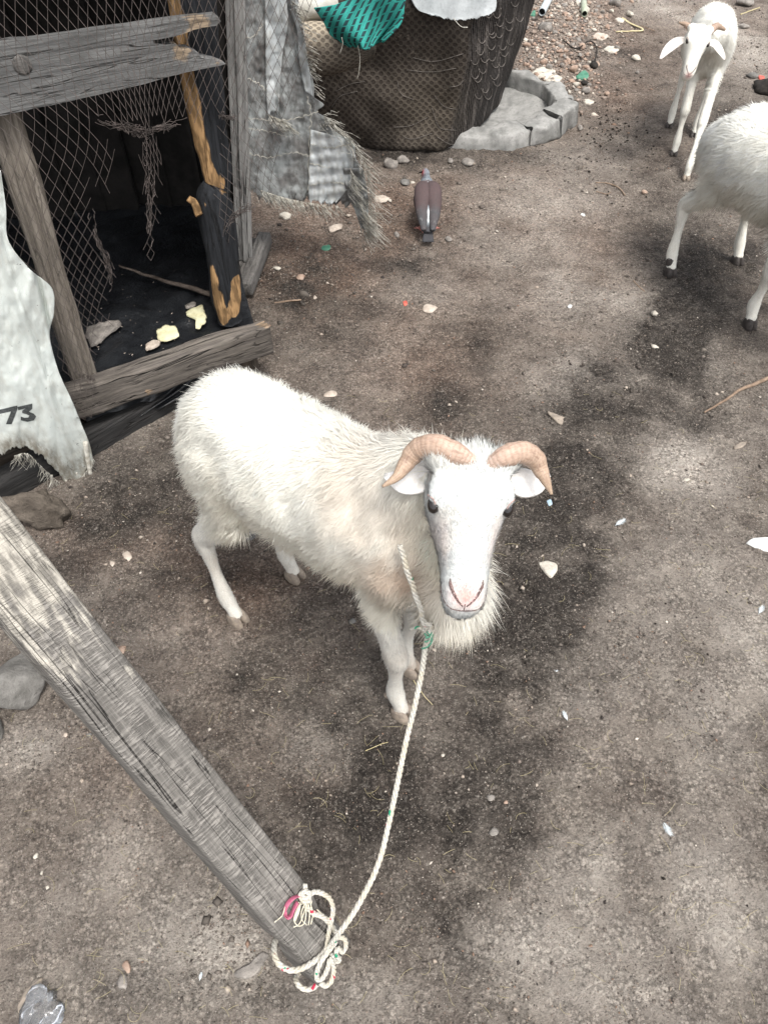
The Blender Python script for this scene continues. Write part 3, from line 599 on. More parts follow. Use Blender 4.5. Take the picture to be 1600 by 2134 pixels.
def ram_colour(V, tag, t, x, n, N):
    c = np.tile(WHITE, (len(V), 1)); nz = fbm(V, 14, 3, 40) * .5
    body = np.isin(tag, ['torso', 'thigh', 'neck', 'tail'])
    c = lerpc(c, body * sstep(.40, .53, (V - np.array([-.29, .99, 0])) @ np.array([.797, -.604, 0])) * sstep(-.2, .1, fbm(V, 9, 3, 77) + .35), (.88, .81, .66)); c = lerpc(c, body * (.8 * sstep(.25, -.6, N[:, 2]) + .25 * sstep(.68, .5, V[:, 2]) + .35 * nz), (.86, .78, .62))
    c = lerpc(c, body * 1.5 * np.maximum(gauss(V, D(875, 1120, 1.15), .050), gauss(V, D(835, 1180, 1.16), .045) * 1.) * (.65 + 1.5 * nz), (.64, .48, .36))
    c = lerpc(c, body * .9 * gauss(V, D(800, 1040, 1.13), .06) * (.8 + nz), (.74, .60, .48))
    c = lerpc(c, (tag == 'tail') * .8, (.80, .72, .58))
    hm = tag == 'head'
    c = lerpc(c, hm * .95, HEADC); c = lerpc(c, hm * (.35 + .5 * nz) * sstep(.05, .0, t), (.76, .70, .60)); c = lerpc(c, hm * .30 * np.exp(-((np.abs(x) - .036 + (t - .1) * .07) / .005) ** 2) * sstep(.09, .11, t) * sstep(.2, .16, t), (.52, .40, .36)); c = lerpc(c, hm * .35 * (fbm(V, 40, 3, 12) > .25), (.74, .70, .62))
    c = lerpc(c, hm * .5 * np.exp(-((np.abs(x) - .045) / .018) ** 2 - ((t - .135) / .04) ** 2), (.78, .66, .62))
    c = lerpc(c, hm * np.exp(-((x / .0175) ** 2) - ((t - .232) / .020) ** 2) * sstep(-.05, -.03, n) * .95, (.80, .40, .36))
    for q, s_ in ((D(832, 1362, 1.39), .024),): c = lerpc(c, gauss(V, q, s_) * .9 * (tag != 'torso'), (.36, .23, .14))
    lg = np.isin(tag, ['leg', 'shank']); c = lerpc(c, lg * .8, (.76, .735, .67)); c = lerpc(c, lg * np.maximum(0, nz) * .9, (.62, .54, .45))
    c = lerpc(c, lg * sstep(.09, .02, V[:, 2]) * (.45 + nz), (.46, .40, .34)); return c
def ram_len(P, vid, n, tg, t, x, hn):
    r = np.ones(len(P)); r = np.where(np.isin(tg, ['torso', 'thigh']), 1 + .55 * sstep(.2, -.7, n[:, 2]) + .5 * np.exp(-((P[:, 2] - .42) / .05) ** 2), r)
    front = sstep(.44, .56, (P - np.array([-.29, .99, 0])) @ np.array([.797, -.604, 0]))
    r = np.where(np.isin(tg, ['neck', 'torso', 'thigh']), r * (1 + 1.55 * front * sstep(.72, .56, P[:, 2]) * sstep(.40, .44, P[:, 2]) * sstep(-.03, .0, (P - np.array([-.29, .99, 0])) @ np.array([-.604, -.797, 0]))), r); r = np.where(tg == 'tail', .65, r)
    r = np.where((tg == 'head') & (hn < -.085) & (t < .18), 3., r)
    r = np.where((tg == 'head') & (t < .02), 2.6, r)
    return r
NPX = lambda px, py, d: D(px, py, d)
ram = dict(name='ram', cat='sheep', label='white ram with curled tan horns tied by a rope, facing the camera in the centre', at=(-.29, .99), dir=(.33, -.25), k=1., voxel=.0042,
    torso=[(-.078, .60, .04, .035), (-.056, .59, .085, .062), (-.015, .575, .125, .088), (.045, .56, .135, .10), (.12, .552, .13, .116), (.22, .552, .13, .12), (.31, .56, .137, .112), (.39, .575, .14, .098), (.45, .58, .115, .08), (.50, .565, .06, .05)],
    legs=[('H', 1, (-.355, .926), 0.), ('H', -1, (-.23, 1.05), 0.), ('F', 1, (.03, .69), 0.), ('F', -1, (.05, .794), 0.)], hoof=['hoof_pale'] * 4,
    neck=[(.30, 0, .585, .10, .115), (.38, 0, .63, .085, .105), (.44, .0, .69, .07, .085)],
    poll=D(988, 962, .935), face=(-.05, -.73, -.68), wide=(1, .0, -.05), hs=.94, lt=.80, ruff=([(.50, .01, .61), (.515, .018, .53), (.51, .018, .465)], [.03, .05, .052, .036], [.03, .045, .05, .032]),
    tail=([(-.04, 0, .58), (-.075, 0, .53), (-.095, 0, .46), (-.092, 0, .37)], [.03, .028, .024, .014]),
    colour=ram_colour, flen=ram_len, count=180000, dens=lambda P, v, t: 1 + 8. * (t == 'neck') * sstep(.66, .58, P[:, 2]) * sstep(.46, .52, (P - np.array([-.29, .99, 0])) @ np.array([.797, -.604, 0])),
    ears=[dict(path=[D(915, 985, .975), D(875, 994, .99), D(838, 1002, 1.0), D(800, 992, 1.02)], w=[.012, .021, .017, .003], up=(0, -.5, .8)), dict(path=[D(1060, 1000, .975), D(1090, 1006, .985), D(1122, 1006, 1.0), D(1145, 990, 1.02)], w=[.012, .019, .014, .003], up=(0, -.5, .8))],
    horns=[dict(path=[D(985, 965, .95), D(945, 944, .94), D(905, 930, .945), D(868, 940, .96), D(845, 968, .965), D(826, 994, .955), D(797, 1014, .94)], r=[.012, .0185, .0195, .0175, .0125, .0075, .002], flat=.85),
           dict(path=[D(1020, 970, .95), D(1053, 952, .94), D(1085, 943, .945), D(1113, 956, .96), D(1127, 982, .965), D(1138, 1005, .955), D(1149, 1030, .94)], r=[.012, .018, .018, .016, .0115, .007, .002], flat=.85)])
RAM = sheep(ram)

def ewe_colour(V, tag, t, x, n, N):
    c = np.tile(WHITE * 1.06, (len(V), 1)); nz = fbm(V, 12, 3, 44) * .5; body = np.isin(tag, ['torso', 'thigh', 'neck', 'tail'])
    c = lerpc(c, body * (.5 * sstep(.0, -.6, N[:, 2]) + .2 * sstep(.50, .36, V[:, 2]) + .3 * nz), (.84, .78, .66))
    lg = np.isin(tag, ['leg', 'shank']); c = lerpc(c, lg * np.maximum(0, nz) * .5, (.7, .62, .52))
    c = lerpc(c, gauss(V, D(1590, 565, 2.36), .02) * .8 * lg, (.45, .32, .2)); return c
def ewe_len(P, vid, n, tg, t, x, hn):
    return np.where(np.isin(tg, ['torso', 'thigh', 'neck']), 1 + .9 * sstep(.47, .36, P[:, 2]) + .3 * sstep(.2, -.6, n[:, 2]), 1.)
hE = nrm([.32, -.95, 0]); hdE = hE[:2]
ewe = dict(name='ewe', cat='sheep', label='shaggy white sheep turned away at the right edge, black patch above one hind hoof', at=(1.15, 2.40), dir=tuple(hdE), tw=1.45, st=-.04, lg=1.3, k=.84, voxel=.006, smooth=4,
    torso=[(-.13, .60, .05, .05), (-.10, .57, .115, .105), (-.04, .55, .145, .15), (.05, .545, .155, .17), (.15, .55, .16, .172), (.26, .56, .16, .168), (.36, .58, .155, .145), (.44, .585, .14, .12), (.50, .57, .10, .08)],
    legs=[('H', 1, (1.046, 2.41), .0), ('H', -1, (1.315, 2.487), 0.), ('F', 1, (1.237, 2.095), 0.), ('F', -1, (1.44, 2.10), 0.)], hoof=['hoof_dark'] * 4, patch=('H', 1),
    neck=[(.38, 0, .60, .10, .13), (.50, 0, .60, .085, .10), (.58, 0, .58, .07, .08)],
    poll=(1.37, 1.82, .52), face=(.22, -.55, -.8), wide=(.9, .35, 0), hs=.9,
    tail=([(-.10 * .84, 0, .58 * .84), (-.14 * .84, 0, .53 * .84), (-.15 * .84, 0, .45 * .84)], [.03, .026, .012]),
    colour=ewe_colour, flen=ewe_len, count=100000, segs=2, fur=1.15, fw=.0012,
    ears=[dict(path=[(1.32, 1.80, .49), (1.27, 1.80, .47), (1.22, 1.81, .43)], w=[.015, .022, .003], up=(0, -.5, .8)), dict(path=[(1.41, 1.82, .49), (1.46, 1.84, .47), (1.50, 1.86, .43)], w=[.015, .022, .003], up=(0, -.5, .8))], horns=[])
sheep(ewe)

def lamb_colour(V, tag, t, x, n, N):
    c = np.tile(WHITE, (len(V), 1)); nz = fbm(V, 12, 3, 48) * .5; body = np.isin(tag, ['torso', 'thigh', 'neck', 'tail'])
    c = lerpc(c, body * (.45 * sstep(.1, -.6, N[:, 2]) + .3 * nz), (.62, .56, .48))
    c = lerpc(c, gauss(V, D(1437, 200, 2.92), .07) * .75 * (tag != 'head'), (.34, .27, .21)); lg = np.isin(tag, ['leg', 'shank'])
    c = lerpc(c, lg * .9 * (gauss(V, D(1437, 283, 3.02), .02) + gauss(V, D(1415, 255, 3.15), .02)), (.34, .25, .17))
    c = lerpc(c, (tag == 'head') * np.exp(-((x / .015) ** 2) - ((t - .258) / .018) ** 2) * sstep(-.045, -.02, n), (.66, .38, .35)); return c
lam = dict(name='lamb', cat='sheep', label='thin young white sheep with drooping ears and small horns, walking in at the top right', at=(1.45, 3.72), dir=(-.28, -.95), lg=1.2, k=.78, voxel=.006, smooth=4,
    torso=[(-.12, .53, .05, .05), (-.09, .52, .10, .085), (-.03, .51, .125, .115), (.06, .505, .13, .12), (.16, .51, .13, .12), (.27, .51, .135, .115), (.36, .52, .14, .11), (.43, .52, .13, .095), (.48, .50, .09, .07)],
    legs=[('H', 1, (1.36, 3.66), 0.), ('H', -1, (1.45, 3.56), 0.), ('F', 1, (1.305, 3.36), 0.), ('F', -1, (1.30, 3.13), -.02)], hoof=['hoof_dark', 'hoof_dark', 'hoof_dark', 'hoof_pale'],
    neck=[(.36, 0, .54, .085, .11), (.45, 0, .58, .065, .085), (.52, 0, .62, .055, .065)],
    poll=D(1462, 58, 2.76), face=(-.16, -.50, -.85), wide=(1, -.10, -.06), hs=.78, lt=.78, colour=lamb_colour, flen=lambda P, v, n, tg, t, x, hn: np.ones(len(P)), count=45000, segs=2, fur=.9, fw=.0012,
    ears=[dict(path=[D(1428, 82, 2.80), D(1408, 88, 2.81), D(1390, 103, 2.81), D(1375, 122, 2.8)], w=[.010, .019, .016, .003], up=(0, -.6, .8), col=[.7, .66, .62]), dict(path=[D(1474, 88, 2.80), D(1490, 92, 2.81), D(1501, 108, 2.81), D(1509, 124, 2.8)], w=[.010, .018, .015, .003], up=(0, -.6, .8), col=[.7, .66, .62])],
    horns=[dict(path=[D(1442, 66, 2.78), D(1430, 52, 2.79), D(1414, 47, 2.8)], r=[.014, .011, .004]), dict(path=[D(1476, 68, 2.78), D(1492, 55, 2.79), D(1510, 62, 2.8)], r=[.016, .014, .005], tint=.75)])
sheep(lam)

# ------------------------------------------------------------------ the charred timber coop on the left
PF = np.array([-.60, 1.658, 0.]); uF = nrm([.862, .506, 0]); nF = np.array([uF[1], -uF[0], 0.])   # front plane, nF points out to the yard
def F(px, py, off=0.): return PL(px, py, PF, nF, off)
coop = root('chicken_coop', (-1.0, 2.1, 0), 'charred grey timber animal coop with torn wire netting at the left', 'coop')
def gcflat(me, origin, ax, up_):
    V = getV(me) - origin; ax = nrm(ax); up_ = nrm(up_); attr(me, 'gc', np.stack([V @ ax, V @ up_, V @ np.cross(ax, up_)], 1))
def traced(name, pts, off, thick, mat, parent, ax, sub=0, fresh=None, rough_=0.):
    """a board whose outline is pts on the front plane, thick metres deep"""
    P = [F(x, y, off) for x, y in pts]; bm = prism(P, -nF * thick)
    if sub:
        for _ in range(sub): bmesh.ops.subdivide_edges(bm, edges=[e for e in bm.edges if e.calc_length() > .03], cuts=1, use_grid_fill=True)
        bmesh.ops.triangulate(bm, faces=bm.faces)
    me = bm_me(bm, name); V = getV(me)
    if rough_: V = V + np.stack([fbm(V, 30, 3, 5 + j) for j in range(3)], 1) * rough_; me.vertices.foreach_set('co', V.astype(np.float32).ravel())
    gcflat(me, P[0], ax, np.array([0, 0, 1.]) if abs(nrm(ax)[2]) < .8 else nF)
    attr(me, 'fresh', fresh(V) if fresh else np.zeros(len(V)), 'FLOAT')
    return link(name, me, mat, parent)
def paint(me, f): attr(me, 'fresh', f(getV(me)), 'FLOAT')
FL, FR = F(-330, 700) * [1, 1, 0], F(548, 640) * [1, 1, 0]; BR = np.array([-.55, 2.62, 0]); BL = np.array([-1.9, 2.35, 0])
# upper rail, broken at its right end
traced('rail', [(-60, 97), (0, 92), (120, 79), (200, 68), (350, 45), (420, 38), (455, 34), (461, 44), (452, 53), (425, 58), (385, 70), (345, 80), (318, 84), (322, 92), (345, 95), (368, 92), (378, 104), (395, 103), (415, 112), (420, 121), (452, 126), (472, 133), (440, 141), (385, 152), (300, 175), (200, 198), (110, 219), (30, 236), (-60, 256)],
       .0, .035, M['plank_wood'], coop, uF, sub=2, rough_=.0012, fresh=lambda V: np.maximum(np.maximum(gauss(V, F(410, 50, -.01), .03) * .75, gauss(V, F(375, 104, -.01), .02) * .9), gauss(V, F(455, 128, -.01), .015) * .7))
kn = F(47, 135, .0); V_, T_, Q_ = tube(np.array([kn - nF * .01, kn + nF * .0015, kn + nF * .003]), [.018, .018, .014], [.018, .018, .014], 18); me = mesh_np('knot', V_, T_, Q_); gcflat(me, kn, (0, 0, 1), uF); link('knot', me, M['grey_wood'], coop)
V_, T_, Q_ = tube(np.array([kn - nF * .002 + (np.cos(a) * uF + np.sin(a) * np.array([0, 0, 1])) * .0205 for a in np.linspace(0, 2 * np.pi, 24)]), .0022, sides=6); link('knot_ring', mesh_np('knot_ring', V_, T_, Q_), M['char'], coop)
# lower rail: thick plank with split top
a, b = F(150, 832, .0), F(560, 700, .0); me = beam(a - uF * .9, b - [0, 0, 0], .055, .098, (0, 0, 1), 7, 90, .006)
paint(me, lambda V: np.maximum.reduce([gauss(V, F(545, 668, 0), .022) * 1., gauss(V, F(470, 690, .01), .014) * .8, gauss(V, F(310, 815, .02), .013) * .8, gauss(V, F(228, 765, .0), .01) * .7])); link('rail', me, M['rail_wood'], coop)
# leaning post at the left, behind the netting
a, b = F(5, 235, -.055), F(188, 830, -.055); ax = nrm(a - b); me = beam(b, a + ax * .55, .066, .04, nF, 11, 50, .004); link('post', me, mat_wood('post_wood', (.26, .23, .195), (.10, .085, .07), crack=.3), coop)
# burnt post, necked where it has burnt through
def polyd(V, pts, r, off=-.04):
    P_ = cr(np.array([F(x, y, off) for x, y in pts]), 40); return sstep(r, r * .3, np.min(np.linalg.norm(V[:, None] - P_[None], axis=2), 1))
burn = lambda V: np.maximum.reduce([polyd(V, [(426, 572), (434, 605), (446, 640), (458, 668)], .050), polyd(V, [(450, 618), (462, 650)], .030), polyd(V, [(497, 590), (496, 620), (490, 650)], .034), gauss(V, F(405, 425, -.05), .018) * .9, gauss(V, F(432, 425, -.05), .008) * .7, gauss(V, F(466, 398, -.05), .010) * .7])
key = [(478, 668, .036), (470, 600, .042), (462, 520, .044), (450, 445, .045), (446, 408, .040), (452, 388, .032)]
P = np.array([F(x, y, -.075) for x, y, _ in key]); q = cr(np.column_stack([P, [r for *_, r in key]]), 70); P = q[:, :3]; V_, T_, Q_ = tube(P, q[:, 3], q[:, 3] * .8, 28, nF, expo=.7)
me = mesh_np('post', V_ + np.stack([fbm(V_ * [1, 1, .35], 40, 3, 5 + j) for j in range(3)], 1) * .004, T_, Q_[:, ::-1]); gcflat(me, P[0], (.1, 0, 1), uF); paint(me, burn); link('post', me, M['burnt'], coop)
key = [(457, 398, .030), (452, 362, .038), (441, 300, .042), (428, 220, .046), (414, 120, .050), (402, 20, .054), (392, -90, .056)]
P = np.array([F(x, y, -.085) for x, y, _ in key]); q = cr(np.column_stack([P, [r for *_, r in key]]), 90); V_, T_, Q_ = tube(q[:, :3], q[:, 3], q[:, 3] * .5, 28, nF, expo=.7)
def orange(V):
    return polyd(V, [(350, 8), (362, 60), (374, 120), (388, 190), (400, 250), (410, 300), (424, 345), (438, 375), (452, 392)], .046, -.055)
    s_ = [F(x, y, -.06) for x, y in ((352, 12), (362, 60), (372, 120), (385, 190), (398, 250), (408, 300), (420, 345), (432, 372), (445, 385))]; P_ = cr(np.array(s_), 50); d = np.min(np.linalg.norm(V[:, None] - P_[None], axis=2), 1); return sstep(.030, .010, d) * 1.0
me = mesh_np('post', V_ + np.stack([fbm(V_ * [1, 1, .35], 40, 3, 9 + j) for j in range(3)], 1) * .004, T_, Q_[:, ::-1]); gcflat(me, q[0, :3], (.1, 0, 1), uF); paint(me, orange); link('post', me, M['burnt'], coop)
# splinter standing off the burnt post
P = [F(393, 412, -.06), F(403, 419, -.06), F(410, 430, -.06), F(416, 448, -.06)]; V_, T_, Q_ = tube(cr(np.array(P), 12) + np.stack([vn(cr(np.array(P), 12), 90, j_) for j_ in range(3)], 1) * .003, np.linspace(.008, .011, 12), np.linspace(.003, .008, 12), 8, nF); me = mesh_np('splinter', V_, T_, Q_); gcflat(me, P[0], (0, 0, 1), uF); attr(me, 'fresh', np.ones(len(V_)) * .75, 'FLOAT'); link('splinter', me, M['burnt'], coop)
M['corner_wood'] = mat_wood('corner_wood', (.36, .355, .34), (.22, .215, .21), crack=.8)
# pale grey corner boards, standing further back at the far end of the coop side
YB = np.array([0, 2.43, 0.]); nB = np.array([0, -1., 0])
def Bk(px, py, off=0.): return PL(px, py, YB, nB, off)
for (x0, y0, x1, y1, w_, sd_, off) in ((517, 545, 495, -120, .032, 21, .012), (501, 540, 475, -120, .028, 22, .0)):
    a, b = Bk(x0, y0, off), Bk(x1, y1, off); me = beam(a, b, w_, .022, nB, sd_, 60, .0015); paint(me, lambda V: V[:, 0] * 0); link('corner_board', me, M['corner_wood'], coop)
me = beam(Bk(484, 590, -.03), Bk(455, -120, -.03), .075, .02, nB, 23, 30, .002); link('corner_board', me, M['char'], coop)  # added dark board that closes the light gap beside the corner boards
a, b = onG(514, 622, .04), onG(556, 520, .05); me = beam(a, b, .05, .05, (0, 0, 1), 24, 30, .002); link('sill', me, M['grey_wood'], coop)
a, b = onG(500, 596, .03), onG(535, 520, .035); me = beam(a, b, .06, .03, (0, 0, 1), 25, 30, .002); link('sill', me, M['grey_wood'], coop)
# short foot under the lower rail's right end
a = F(515, 735, -.05); me = beam([a[0], a[1], -.02], [a[0], a[1], .12], .05, .05, (0, 1, 0), 31, 10, .002); link('foot', me, M['brown_wood'], coop)
# dark bottom beam lying on the soil under the rail
a, b = onG(-60, 1075, .03), onG(395, 815, .03); ax = nrm(b - a); me = beam(a - ax * .2, b, .07, .085, (0, 0, 1), 33, 70, .005); link('bottom_beam', me, M['dark_wood'], coop)
a, b = onG(-80, 1010, .05), onG(140, 925, .06); me = beam(a, b, .06, .06, (0, 0, 1), 34, 40, .005); link('bottom_beam', me, M['brown_wood'], coop)
# walls, roof, floor
def slab(name, pts, vec, mat, parent=coop, ax=None):
    me = bm_me(prism([np.array(p, float) for p in pts], np.array(vec, float)), name); gcflat(me, np.array(pts[0]), ax if ax is not None else np.array(pts[1]) - pts[0], (0, 0, 1)); return link(name, me, mat, parent)
HT = 1.32
def boards(name, p, q, z0, z1, n, out, mat):      # a wall of upright boards
    p, q = np.array(p, float), np.array(q, float); ax = (q - p) / n
    for i_ in range(n):
        a = p + ax * (i_ + .5) + np.array(out) * .012 * (i_ % 2); me = beam(a + [0, 0, z0], a + [0, 0, z1], np.linalg.norm(ax) * 1.08, .02 + .004 * (i_ % 3), out, 100 + i_, 8, .001, ns=12); link(name, me, mat, coop)
boards('wall_board', BL, BR, .03, HT, 12, (0, 1, 0), M['char'])
boards('wall_board', F(492, 655, -.12) * [1, 1, 0], [-.575, 2.5, 0], .12, HT - .02, 6, (1, 0, 0), M['char'])
boards('wall_board', FL + [0, .03, 0], BL, .03, HT, 9, (-1, 0, 0), M['char'])
zf = .17
fl = [FL - nF * .03, FR - nF * .04 + [-.02, 0, 0], BR + [-.06, 0, 0], BL]
def floorpt(px, py, dz=0.): return G(px, py, zf + .018 + dz)
n1, n2 = 90, 70; V = []
for i_ in range(n1):
    for j_ in range(n2):
        u, v = i_ / (n1 - 1), j_ / (n2 - 1); p = (fl[0] * (1 - u) + fl[1] * u) * (1 - v) + (fl[3] * (1 - u) + fl[2] * u) * v; V.append([p[0], p[1], zf])
V = np.array(V); V[:, 2] += np.abs(fbm(V, 9, 4, 71)) * .016
i = np.arange(n1 - 1)[:, None] * n2; j = np.arange(n2 - 1)[None]; me = mesh_np('floor_sheet', V, None, np.stack([i + j, i + n2 + j, i + n2 + j + 1, i + j + 1], -1).reshape(-1, 4)); o = link('floor_sheet', me, M['black_plastic'], coop); solid(o, .004)
slab('floor_board', [p * [1, 1, 0] + [0, 0, zf - .035] for p in fl], (0, 0, .03), M['char'])
# roof of rusty ribbed sheet, pitched to the back
M['roof'] = mat_simple('rusty_roof_sheet', (.14, .09, .06), (.26, .24, .22), 8, .7, .4, .002)
ra, rb, rc, rd = FL + nF * .12, FR + nF * .12 + uF * .08, BR + [.06, .12, 0], BL + [-.1, .12, 0]
for s_ in range(3):
    n1, n2 = 60, 8; V = []
    for i_ in range(n1):
        for j_ in range(n2):
            u = (s_ + i_ / (n1 - 1) * 1.04) / 3.06; v = j_ / (n2 - 1); p = (ra * (1 - u) + rb * u) * (1 - v) + (rd * (1 - u) + rc * u) * v; V.append([p[0], p[1], HT + .07 - .10 * v + .009 * math.sin(i_ * .95) + .004 * s_])
    i = np.arange(n1 - 1)[:, None] * n2; j = np.arange(n2 - 1)[None]; o = link('roof_sheet', mesh_np('roof_sheet', V, None, np.stack([i + j, i + n2 + j, i + n2 + j + 1, i + j + 1], -1).reshape(-1, 4)), M['roof'], coop); solid(o, .0015)
me = beam(FL + [0, 0, HT], FR + [0, 0, HT], .05, .08, (0, 0, 1), 41, 40, .002); link('rail', me, M['dark_wood'], coop)
# things on the coop floor
def crust(pts, h, mat, name, label, cat, base, seed=0, group=None, parent=None):
    """low irregular lump with the outline pts (pixels -> surface point by base)"""
    P = np.array([base(x, y) for x, y in pts]); q = cr(np.vstack([P, P[:1]]), len(P) * 5)[:-1]; c = q.mean(0); rs_ = np.random.RandomState(seed); n = len(q)
    rad = np.linalg.norm(q - c, axis=1); q = c + (q - c) * (1 + .10 * vn(q, 90, seed) + .05 * vn(q, 260, seed))[:, None]
    rings = [(1., 0), (.97, .7), (.8, 1), (.5, 1.05), (.2, .95)]; V = np.vstack([np.column_stack([(c + (q - c) * r)[:, :2], q[:, 2] * r + c[2] * (1 - r) + h * z]) for r, z in rings]); V[:, 2] += h * .35 * fbm(V, 60, 3, seed) * (np.repeat([r for r, _ in rings], n) < .99)
    V = np.vstack([V, c + [0, 0, h]]); m = len(rings); i = np.arange(m - 1)[:, None] * n; j = np.arange(n)[None]; k = (j + 1) % n
    jj = np.arange(n); me = mesh_np(name, V, np.stack([(m - 1) * n + jj, (m - 1) * n + (jj + 1) % n, np.full(n, m * n)], 1), np.stack([i + j, i + k, i + n + k, i + n + j], -1).reshape(-1, 4)); o = link(name, me, mat, parent)
    return setp(o, label, cat, group) if parent is None else o
crust([(328, 692), (345, 680), (368, 682), (373, 700), (360, 708), (338, 712), (330, 704)], .006, M['yellow'], 'yellow_crust', 'pale yellow crust on the black coop floor, the left of the two', 'crust', floorpt, 3)
crust([(388, 652), (405, 643), (420, 638), (428, 650), (430, 668), (420, 682), (408, 686), (412, 672), (402, 664), (392, 660)], .006, M['yellow'], 'yellow_crust', 'pale yellow crust beside the burnt post, the right of the two', 'crust', floorpt, 4)
crust([(305, 722), (320, 712), (335, 712), (330, 722), (318, 728), (306, 730)], .008, M['pale_chip'], 'plaster_flake', 'pale flake lying against the lower rail inside the coop', 'flake', floorpt, 5)
crust([(385, 638), (402, 630), (410, 634), (404, 640), (390, 643)], .004, M['rub_grey'], 'plaster_flake', 'grey flake above the right yellow crust in the coop', 'flake', floorpt, 6)
crust([(180, 690), (215, 676), (245, 672), (250, 682), (225, 700), (200, 722), (185, 712)], .012, M['rub_grey'], 'soil_heap', 'grey crumbly dirt heap beside the leaning post in the coop', 'dirt', floorpt, 7)
st = cr(np.array([floorpt(250, 553, .03), floorpt(310, 575, .02), floorpt(370, 592, .015), floorpt(438, 612, .012)]), 30); V_, T_, Q_ = tube(st + np.stack([vn(st, 30, j) for j in range(3)], 1) * .003, np.linspace(.003, .0085, 30), sides=8); setp(link('stick', mesh_np('stick', V_, T_, Q_), mat_simple('dark_stick', (.07, .055, .045), (.16, .13, .11), 40, .9)), 'long thin stick lying across the black floor inside the coop', 'stick')
rs = np.random.RandomState(12); mb = MB()
for _ in range(60):
    p = floorpt(rs.uniform(180, 420), rs.uniform(560, 740), .004); a = rs.uniform(0, 6.3); s_ = rs.uniform(.001, .0035); d1 = np.array([math.cos(a), math.sin(a), .1]) * s_; d2 = np.array([-math.sin(a), math.cos(a), 0]) * s_ * .5
    mb.add([p - d1, p + d2, p + d1, p - d2, p + [0, 0, s_ * .5]], [[0, 1, 4], [1, 2, 4], [2, 3, 4], [3, 0, 4]])
o = link('floor_litter', mb.mesh('floor_litter', False), M['pale_chip'], coop); o['kind'] = 'stuff'

# ---- torn wire netting: a real lattice of thin strands on the front
def inpoly(x, y, poly):
    r = np.zeros(len(x), bool); n = len(poly)
    for i_ in range(n):
        x1, y1 = poly[i_]; x2, y2 = poly[(i_ + 1) % n]
        if y1 == y2: continue
        c = ((y1 > y) != (y2 > y)) & (x < (x2 - x1) * (y - y1) / (y2 - y1) + x1); r ^= c
    return r
POLYS = [[(-60, -90), (665, -90), (630, 150), (605, 235), (500, 255), (455, 232), (400, 238), (340, 258), (285, 272), (235, 262), (205, 246), (198, 268), (215, 300), (237, 332), (232, 372), (222, 392), (172, 340), (185, 400), (188, 450), (205, 505), (236, 570), (214, 640), (223, 668), (195, 700), (200, 810), (215, 850), (180, 880), (140, 790), (100, 700), (-60, 300)],
         [(300, 270), (322, 285), (337, 320), (337, 362), (324, 396), (325, 470), (333, 505), (320, 545), (308, 560), (310, 500), (312, 450), (298, 395), (295, 340)],
         [(452, 236), (505, 255), (500, 420), (498, 455), (480, 495), (464, 492), (462, 455), (442, 405), (470, 360), (468, 290)], [(500, 235), (600, 235), (585, 330), (560, 400), (512, 440), (500, 430)]]
du, dv = .0098, .0205
uu = np.arange(-160, 130); vv = np.arange(-60, 90); U_, V2 = np.meshgrid(uu, vv, indexing='ij'); ok = (U_ + V2) % 2 == 0; U_, V2 = U_[ok], V2[ok]
org = F(300, 250, 0); P = org + uF * (U_ * du)[:, None] + np.array([0, 0, 1.]) * (V2 * dv)[:, None]
ws = np.stack([vn(P, 3, 81 + j) for j in range(3)], 1) * .022 + np.stack([vn(P, 8, 91 + j) for j in range(3)], 1) * .006
P = P + uF * ws[:, :1] + np.array([0, 0, 1.]) * ws[:, 1:2]; P = P + nF * (.034 + np.maximum(-.010, ws[:, 2] * .7))[:, None]
pc = F(295, 268, 0); d_ = (P - pc) @ uF; dz_ = P[:, 2] - pc[2]; w2 = np.exp(-(dz_ / .16) ** 2) * np.exp(-(d_ / .22) ** 2); P = P - uF * (d_ * w2 * .55)[:, None] + nF * (w2 * .02)[:, None]
def topx(P): d = P - C0; zc = d @ FW; return 800 + FPX * d[:, 0] / zc, 1067 - FPX * (d @ UP) / zc
px, py = topx(P); keep = np.zeros(len(P), bool)
for pl_ in POLYS: keep |= inpoly(px + 5 * vn(P, 60, 3), py + 7 * vn(P, 60, 4), pl_)
idx = {(int(a), int(b)): i_ for i_, (a, b) in enumerate(zip(U_, V2))}; E = []
for i_, (a, b) in enumerate(zip(U_, V2)):
    for da in (1, -1):
        j_ = idx.get((int(a) + da, int(b) + 1))
        if j_ is not None and keep[i_] and (keep[j_] or random.Random(i_).random() < .5) or (j_ is not None and keep[j_] and random.Random(i_ + 7).random() < .4): E.append((i_, j_))
E = np.array(E)
def strands(A, B, r):
    d = B - A; d /= np.linalg.norm(d, axis=1)[:, None] + 1e-9; s_ = np.cross(d, nF); s_ /= np.linalg.norm(s_, axis=1)[:, None] + 1e-9; t_ = np.cross(d, s_); n = len(A)
    V = np.stack([A + s_ * r, A - s_ * r * .5 + t_ * r * .87, A - s_ * r * .5 - t_ * r * .87, B + s_ * r, B - s_ * r * .5 + t_ * r * .87, B - s_ * r * .5 - t_ * r * .87], 1).reshape(-1, 3); b = np.arange(n)[:, None] * 6
    return V, np.concatenate([b + [0, 1, 4, 3], b + [1, 2, 5, 4], b + [2, 0, 3, 5]])
mb = MB(); V_, Q_ = strands(P[E[:, 0]], P[E[:, 1]], .00062); mb.add(V_, None, Q_)
rs = np.random.RandomState(5)     # bunched and frayed strands along the tears
